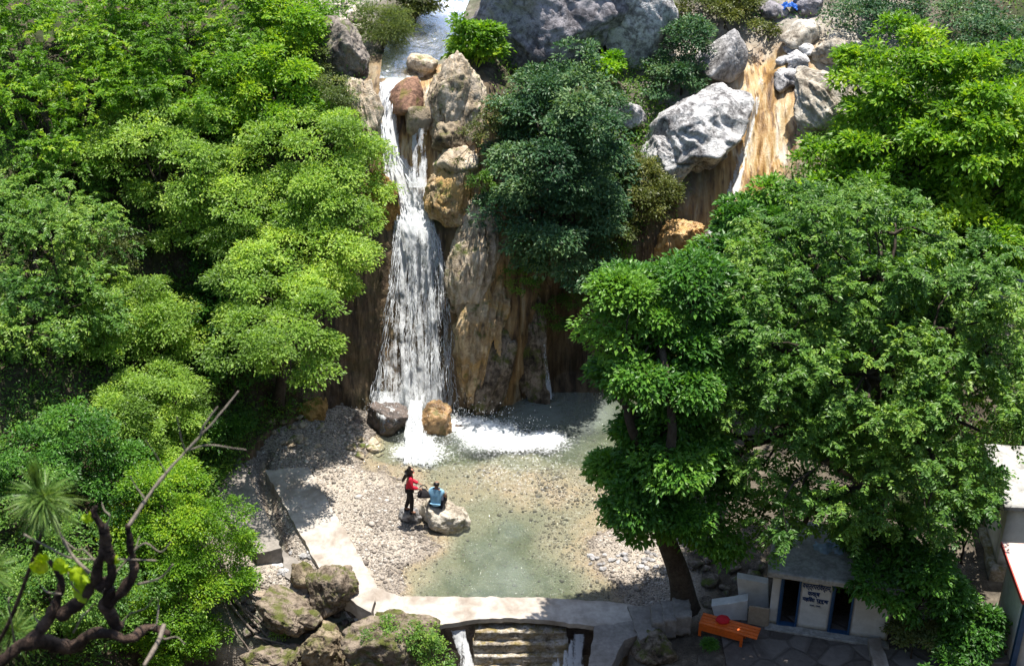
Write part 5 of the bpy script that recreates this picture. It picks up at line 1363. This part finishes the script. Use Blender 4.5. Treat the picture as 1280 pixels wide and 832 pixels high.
def blade_leaf(pts_c, axis, L, W, seed):
    rgx = np.random.default_rng(seed); n = 9; m = 7; V = []
    a = unit(np.array(axis, float)); s = unit(np.cross(a, np.array([.2, -1, .4]))); nn = np.cross(s, a)
    for i in range(n):
        t = i / (n - 1); w = W * (math.sin(math.pi * min(1, t ** .75)) ** .8 + .04) * (1 + .16 * math.sin(19 * t + seed))
        for j in range(m):
            q = (j / (m - 1) - .5) * 2
            V.append(np.array(pts_c) + a * L * t + s * q * w / 2 + nn * (.12 * L * t * t - .2 * w * abs(q) + .01 * rgx.normal()))
    return np.array(V), grid_faces(n, m)
for c_, ax, L, W, sd in [(F(60, 712), (-.9, -.1, .45), .085, .07, 1), (F(66, 710), (.6, -.2, .3), .11, .075, 2), (F(85, 712), (.8, -.2, -.4), .115, .08, 3), (F(95, 728), (.4, -.3, -.9), .10, .07, 4), (F(58, 702), (-.2, -.3, .5), .08, .055, 5), (F(118, 648), (-.5, -.2, .2), .06, .05, 6), (F(134, 700), (.9, -.2, .2), .07, .045, 7)]:
    v, f = blade_leaf(c_ - base, ax, L, W, sd)
    link('leaf', mesh_np('leaf', v, f, LEAF['yellow'], True, dict(tint=np.clip(.45 + .3 * fbm(v * 12, 2, 3), 0, 1))), tg)
def pine():
    rgx = np.random.default_rng(14); p0 = F(54, 622, 5.15)
    t = thing('pine_sprig', 'long needled pine sprig beside the gnarled bush near the camera', 'sprig', p0)
    V, Fc = [], []
    def needles(c, ax, n, L, spread):
        for _ in range(n):
            d = unit(np.array(ax) + spread * rgx.normal(size=3)); l = L * rgx.uniform(.7, 1.1); s = unit(np.cross(d, rgx.normal(size=3))) * .0022
            b = c + rgx.normal(size=3) * .01; mid = b + d * l * .6 - np.array([0, 0, .012]); tip = b + d * l - np.array([0, 0, .04])
            k = len(V); V.extend([b - s, b + s, mid - s, mid + s, tip, tip]); Fc.extend([(k, k + 1, k + 3), (k, k + 3, k + 2), (k + 2, k + 3, k + 4)])
    needles(np.zeros(3), (0, -.2, -.1), 420, .20, .9)
    needles(np.array([-.02, 0, .06]), (.02, 0, 1), 90, .2, .12)
    for u, v in [(15, 790), (-14, 715)]:
        needles(F(u, v, 5.4) - p0, (.2, -.2, .6), 170, .2, .7)
    V = np.array(V); link('needles', mesh_np('needles', V, np.array(Fc), LEAF['pine'], False, dict(tint=np.repeat(np.clip(rgx.normal(.5, .2, len(V) // 6), 0, 1), 6))), t)
    org = p0
    m = MB()
    for u, v in [(15, 790), (-14, 715)]:
        s_ = smooth_path(np.array([F(u, v, 5.4) - org, F(u - 20, v + 60, 5.3) - org, F(-45, 930, 5.0) - org]), 12); m.tube(s_, np.linspace(.006, .012, len(s_)), 5)
    s_ = smooth_path(np.array([np.zeros(3), F(58, 640, 5.15) - org, F(44, 690, 5.2) - org, F(10, 780, 5.25) - org, F(-30, 850, 5.2) - org, F(-45, 930, 5.0) - org]), 24); m.tube(s_, np.linspace(.006, .014, len(s_)), 5)
    m.build('stem', BARK_RED, t, True)
pine()

# ------------------------------------------------------------------ people
SKIN = plain_mat('skin', (.32, .17, .11, 1), .6, .08, 20, .3, 0)
HAIR = plain_mat('hair_black', (.008, .006, .006, 1), .4, .3, 60, .4, .2)
REDJ = plain_mat('jacket_red', (.58, .018, .045, 1), .7, .2, 14, .2, .3)
BLACK = plain_mat('cloth_black', (.018, .016, .018, 1), .8, .3, 20, .2, .2)
NAVY = plain_mat('trousers_navy', (.018, .022, .038, 1), .8, .3, 20, .2, .2)
BLUESH = plain_mat('shirt_blue', (.22, .42, .58, 1), .8, .15, 12, .2, .3)
EYEM = plain_mat('eye_dark', (.01, .008, .008, 1), .3)

def skin(name, J, E, mat, parent, rootj, sub=2):
    names = list(J); idx = {k: i for i, k in enumerate(names)}
    me = bpy.data.meshes.new(name); me.from_pydata([J[k][:3] for k in names], [(idx[a], idx[b]) for a, b in E], [])
    o = bpy.data.objects.new(name, me); COL.objects.link(o)
    o.modifiers.new('Skin', 'SKIN')
    for k in names:
        sv = me.skin_vertices[0].data[idx[k]]; r = J[k][3]; sv.radius = (r, J[k][4] if len(J[k]) > 4 else r); sv.use_root = (k == rootj)
    ss = o.modifiers.new('Subdivision', 'SUBSURF'); ss.levels = sub; ss.render_levels = sub
    m2 = bpy.data.meshes.new_from_object(o.evaluated_get(bpy.context.evaluated_depsgraph_get())); bpy.data.objects.remove(o)
    m2.materials.clear(); m2.materials.append(mat); m2.polygons.foreach_set('use_smooth', [True] * len(m2.polygons)); m2.update()
    return link(name, m2, parent)

def hand(J, E, wrist, dirv, palm, tag_, curl=.5):
    """palm + four unequal bent fingers + thumb, from the wrist joint"""
    w = np.array(J[wrist][:3]); d = unit(np.array(dirv, float)); pn = unit(np.array(palm, float)); s = unit(np.cross(d, pn)); pn = np.cross(s, d)
    def add(n, p, r, par): J[n] = (*p, r); E.append((par, n))
    add(tag_ + 'palm', w + d * .06, .026, wrist)
    for i, (off, L) in enumerate([(-.027, .062), (-.009, .072), (.009, .067), (.026, .052)]):
        a = w + d * .095 + s * off; b = a + (d * (1 - curl * .3) + pn * curl * .5) * L * .5; c = b + (d * (1 - curl) + pn * curl) * L * .5
        add(f'{tag_}k{i}', a, .009, tag_ + 'palm'); add(f'{tag_}m{i}', b, .0085, f'{tag_}k{i}'); add(f'{tag_}t{i}', c, .007, f'{tag_}m{i}')
    a = w + d * .035 - s * .036 + pn * .008; b = a + (d * .6 - s * .5 + pn * .3) * .035
    add(tag_ + 'th0', a, .011, tag_ + 'palm'); add(tag_ + 'th1', b, .009, tag_ + 'th0')

def face(t, c, fwd, r=.1):
    f = unit(np.array(fwd, float)); s = unit(np.cross(f, np.array([0, 0, 1.]))); up = np.cross(s, f)
    iv, jf = ico(2)
    for k in (-1, 1):
        p = iv * np.array([.013, .013, .009]) + c + f * (r * .86) + s * k * .033 + up * .005
        link('eye', mesh_np('eye', p, jf, EYEM, True), t)
    p = iv * .011; p = p + c + f * (r * .99) - up * .022; link('nose', mesh_np('nose', p, jf, SKIN, True), t)
    p = iv * np.array([.022, .022, .006]) + c + f * (r * .82) - up * .058; link('mouth', mesh_np('mouth', p, jf, REDCL, True), t)

def woman():
    rt = hit_all(513, 638); d0 = Vector(ray(513, 640)).normalized()
    b = [q for q in scene_bvh({'boulder'})]
    best = None
    for q in b + [BVH_B]:
        h = q.ray_cast(EYE, d0)
        if h[0] is not None and (best is None or h[3] < best[1]): best = (h[0], h[3])
    o = best[0]
    t = thing('person', 'woman in a red jacket and black trousers standing with a black bag', 'person', o, R(8))
    J = {'pel': (0, 0, .90, .115, .10), 'bel': (.01, 0, 1.02, .105, .09), 'che': (.035, 0, 1.20, .125, .10), 'nek': (.055, 0, 1.36, .05), 'hb': (.07, 0, 1.42, .062), 'hd': (.085, 0, 1.50, .083, .075), 'ht': (.08, 0, 1.57, .06, .055),
         'sn': (.03, -.15, 1.29, .05), 'en': (.05, -.20, 1.04, .04), 'wn': (.25, -.15, .95, .027),
         'sf': (.03, .15, 1.29, .05), 'ef': (.06, .2, 1.05, .04), 'wf': (.27, .10, .96, .027),
         'hn': (.0, -.085, .84, .085), 'kn': (.05, -.09, .47, .06), 'an': (.03, -.09, .09, .04), 'tn': (.16, -.10, .035, .035),
         'hf': (.0, .085, .84, .085), 'kf': (-.01, .09, .47, .06), 'af': (-.13, .09, .10, .04), 'tf': (-.0, .10, .04, .035)}
    E = [('pel', 'bel'), ('bel', 'che'), ('che', 'nek'), ('nek', 'hb'), ('hb', 'hd'), ('hd', 'ht'), ('che', 'sn'), ('sn', 'en'), ('en', 'wn'), ('che', 'sf'), ('sf', 'ef'), ('ef', 'wf'), ('pel', 'hn'), ('hn', 'kn'), ('kn', 'an'), ('an', 'tn'), ('pel', 'hf'), ('hf', 'kf'), ('kf', 'af'), ('af', 'tf')]
    B = dict(J); EE = list(E)
    hand(B, EE, 'wn', (.9, .1, -.35), (0, .3, -1), 'n', .8); hand(B, EE, 'wf', (.9, -.1, -.35), (0, -.3, -1), 'f', .8)
    skin('body', B, EE, SKIN, t, 'pel')
    g = lambda k, a: (*J[k][:3], J[k][3] + a, (J[k][4] if len(J[k]) > 4 else J[k][3]) + a)
    JJ = {k: g(k, .026) for k in ('bel', 'che', 'sn', 'en', 'wn', 'sf', 'ef', 'wf')}; JJ['hem'] = (-.005, 0, .84, .155, .13); JJ['col'] = (.05, 0, 1.345, .072)
    skin('jacket', JJ, [('hem', 'bel'), ('bel', 'che'), ('che', 'col'), ('che', 'sn'), ('sn', 'en'), ('en', 'wn'), ('che', 'sf'), ('sf', 'ef'), ('ef', 'wf')], REDJ, t, 'bel')
    JJ = {k: g(k, .016) for k in ('pel', 'hn', 'kn', 'an', 'hf', 'kf', 'af')}
    skin('trousers', JJ, [('pel', 'hn'), ('hn', 'kn'), ('kn', 'an'), ('pel', 'hf'), ('hf', 'kf'), ('kf', 'af')], BLACK, t, 'pel')
    for a, b_ in (('an', 'tn'), ('af', 'tf')):
        skin('shoe', {'h': (J[a][0] - .03, J[a][1], .045 + max(0, J[a][2] - .09), .042), 'm': (*J[a][:2], .05, .043), 't': (*J[b_][:3], .040)}, [('h', 'm'), ('m', 't')], BLACK, t, 'm', 1)
    face(t, np.array([.085, 0, 1.495]), (1, 0, -.2), .095)
    skin('hair', {'a': (.07, 0, 1.565, .095, .09), 'b': (.015, 0, 1.50, .095, .095), 'c': (-.03, 0, 1.42, .07), 'd': (-.09, 0, 1.33, .06), 'e': (-.15, -.01, 1.24, .05), 'f': (-.20, -.02, 1.14, .028)}, [('a', 'b'), ('b', 'c'), ('c', 'd'), ('d', 'e'), ('e', 'f')], HAIR, t, 'b')
    # the bag hangs from her hands
    M = Matrix.Translation(o) @ Matrix.Rotation(R(8), 4, 'Z')
    bt = thing('bag', 'black rounded bag with a handle held by the woman in red', 'bag', M @ Vector((.40, -.03, .70)), R(8))
    p, f = rock_verts(91, 4, 2, .2, .06)
    link('body', mesh_np('body', p * np.array([.17, .13, .16]), f, BLACK, True), bt)
    a = np.linspace(0, math.pi, 14); pts = np.stack([.12 * np.cos(a), 0 * a, .10 + .17 * np.sin(a)], 1)
    MB().tube(pts, .014, 6).build('handle', BLACK, bt, True)
    pts = np.stack([.10 * np.cos(a) - .02, -.08 + 0 * a, .02 + .07 * np.sin(a)], 1)
    MB().tube(pts, .010, 5).build('strap', plain_mat('strap_grey', (.35, .33, .30, 1)), bt, True)

def man():
    d0 = Vector(ray(545, 634)).normalized(); best = None
    for q in scene_bvh({'boulder'}):
        h = q.ray_cast(EYE, d0)
        if h[0] is not None and (best is None or h[3] < best[1]): best = (h[0], h[3])
    o = best[0]
    t = thing('person', 'seated man in a light blue shirt and dark trousers, back turned, on the pale boulder', 'person', o, R(-12))
    J = {'pel': (0, .02, .10, .125, .11), 'bel': (0, .04, .25, .12, .10), 'che': (0, .09, .45, .145, .11), 'nek': (0, .13, .61, .055), 'hb': (0, .15, .67, .065), 'hd': (0, .165, .745, .085, .09), 'ht': (0, .16, .82, .06),
         'sl': (-.18, .10, .54, .055), 'el': (-.24, .22, .30, .042), 'wl': (-.14, .42, .24, .028),
         'sr': (.18, .10, .54, .055), 'er': (.26, .20, .29, .042), 'wr': (.16, .42, .24, .028),
         'hl': (-.10, .10, .09, .095), 'kl': (-.14, .50, .14, .065), 'al': (-.13, .58, -.27, .042), 'tl': (-.13, .70, -.34, .036),
         'hr': (.10, .10, .09, .095), 'kr': (.14, .50, .14, .065), 'ar': (.13, .58, -.27, .042), 'tr': (.13, .70, -.34, .036)}
    E = [('pel', 'bel'), ('bel', 'che'), ('che', 'nek'), ('nek', 'hb'), ('hb', 'hd'), ('hd', 'ht'), ('che', 'sl'), ('sl', 'el'), ('el', 'wl'), ('che', 'sr'), ('sr', 'er'), ('er', 'wr'), ('pel', 'hl'), ('hl', 'kl'), ('kl', 'al'), ('al', 'tl'), ('pel', 'hr'), ('hr', 'kr'), ('kr', 'ar'), ('ar', 'tr')]
    B = dict(J); EE = list(E)
    hand(B, EE, 'wl', (.2, .8, -.4), (0, -.3, -1), 'l', .6); hand(B, EE, 'wr', (-.2, .8, -.4), (0, -.3, -1), 'r', .6)
    skin('body', B, EE, SKIN, t, 'pel')
    g = lambda k, a: (*J[k][:3], J[k][3] + a, (J[k][4] if len(J[k]) > 4 else J[k][3]) + a)
    JJ = {k: g(k, .04) for k in ('bel', 'che', 'sl', 'sr')}; JJ['hem'] = (0, .035, .185, .158, .145); JJ['col'] = (0, .12, .60, .095)
    JJ['ml'] = (-.21, .155, .43, .066); JJ['mr'] = (.22, .15, .43, .066)
    skin('shirt', JJ, [('hem', 'bel'), ('bel', 'che'), ('che', 'col'), ('che', 'sl'), ('sl', 'ml'), ('che', 'sr'), ('sr', 'mr')], BLUESH, t, 'bel')
    JJ = {'a': (.235, .17, .385, .055), 'b': g('er', .014), 'c': g('wr', .012)}
    skin('sleeve', JJ, [('a', 'b'), ('b', 'c')], NAVY, t, 'b', 1)
    JJ = {k: g(k, .018) for k in ('pel', 'hl', 'kl', 'al', 'hr', 'kr', 'ar')}
    skin('trousers', JJ, [('pel', 'hl'), ('hl', 'kl'), ('kl', 'al'), ('pel', 'hr'), ('hr', 'kr'), ('kr', 'ar')], NAVY, t, 'pel')
    for a, b_ in (('al', 'tl'), ('ar', 'tr')):
        skin('shoe', {'h': (J[a][0], J[a][1] - .03, -.32, .042), 'm': (J[a][0], J[a][1] + .03, -.32, .043), 't': (*J[b_][:3], .040)}, [('h', 'm'), ('m', 't')], BLACK, t, 'm', 1)
    face(t, np.array([0, .165, .745]), (0, 1, -.3), .1)
    skin('hair', {'a': (0, .155, .815, .10, .10), 'b': (0, .125, .76, .105), 'c': (0, .115, .70, .08)}, [('a', 'b'), ('b', 'c')], HAIR, t, 'a')
woman(); man()
# ------------------------------------------------------------------ camera, light, render
cam = bpy.data.cameras.new('camera'); co = bpy.data.objects.new('camera', cam); COL.objects.link(co)
co.location = (0, 0, CH); co.rotation_euler = (R(60), 0, 0)
cam.sensor_width = 36; cam.lens = FPX / 1280 * 36; cam.clip_start = .1; cam.clip_end = 2000
cam.dof.use_dof = True; cam.dof.focus_distance = 43; cam.dof.aperture_fstop = 4.5
S.camera = co
SUN = Vector((.12, .16, 1.0)).normalized()          # towards the sun: high, a little right and behind the falls
sl = bpy.data.lights.new('sun', 'SUN'); sl.energy = 5.0; sl.angle = R(.53); sl.color = (1, .955, .88)
so = bpy.data.objects.new('sun', sl); COL.objects.link(so); so.rotation_euler = SUN.to_track_quat('Z', 'Y').to_euler(); so.location = (0, 30, 60)
w = bpy.data.worlds.new('World'); S.world = w; w.use_nodes = True
nt = w.node_tree; nt.nodes.clear()
sk = nt.nodes.new('ShaderNodeTexSky'); sk.sky_type = 'NISHITA'; sk.sun_disc = False
sk.sun_elevation = math.asin(SUN.z); sk.sun_rotation = math.atan2(SUN.x, SUN.y)
bg = nt.nodes.new('ShaderNodeBackground'); bg.inputs['Strength'].default_value = .12
ou = nt.nodes.new('ShaderNodeOutputWorld'); nt.links.new(sk.outputs[0], bg.inputs[0]); nt.links.new(bg.outputs[0], ou.inputs[0])
S.view_settings.view_transform = 'Standard'; S.view_settings.look = 'None'; S.view_settings.gamma = 1; S.view_settings.exposure = 1.0
S.view_settings.use_curve_mapping = False
cy = S.cycles
cy.max_bounces = 6; cy.diffuse_bounces = 3; cy.glossy_bounces = 2; cy.transmission_bounces = 3; cy.transparent_max_bounces = 12
S.render.filter_size = 1.25; cy.use_denoising = True; cy.sample_clamp_indirect = 6; cy.caustics_reflective = False; cy.caustics_refractive = False
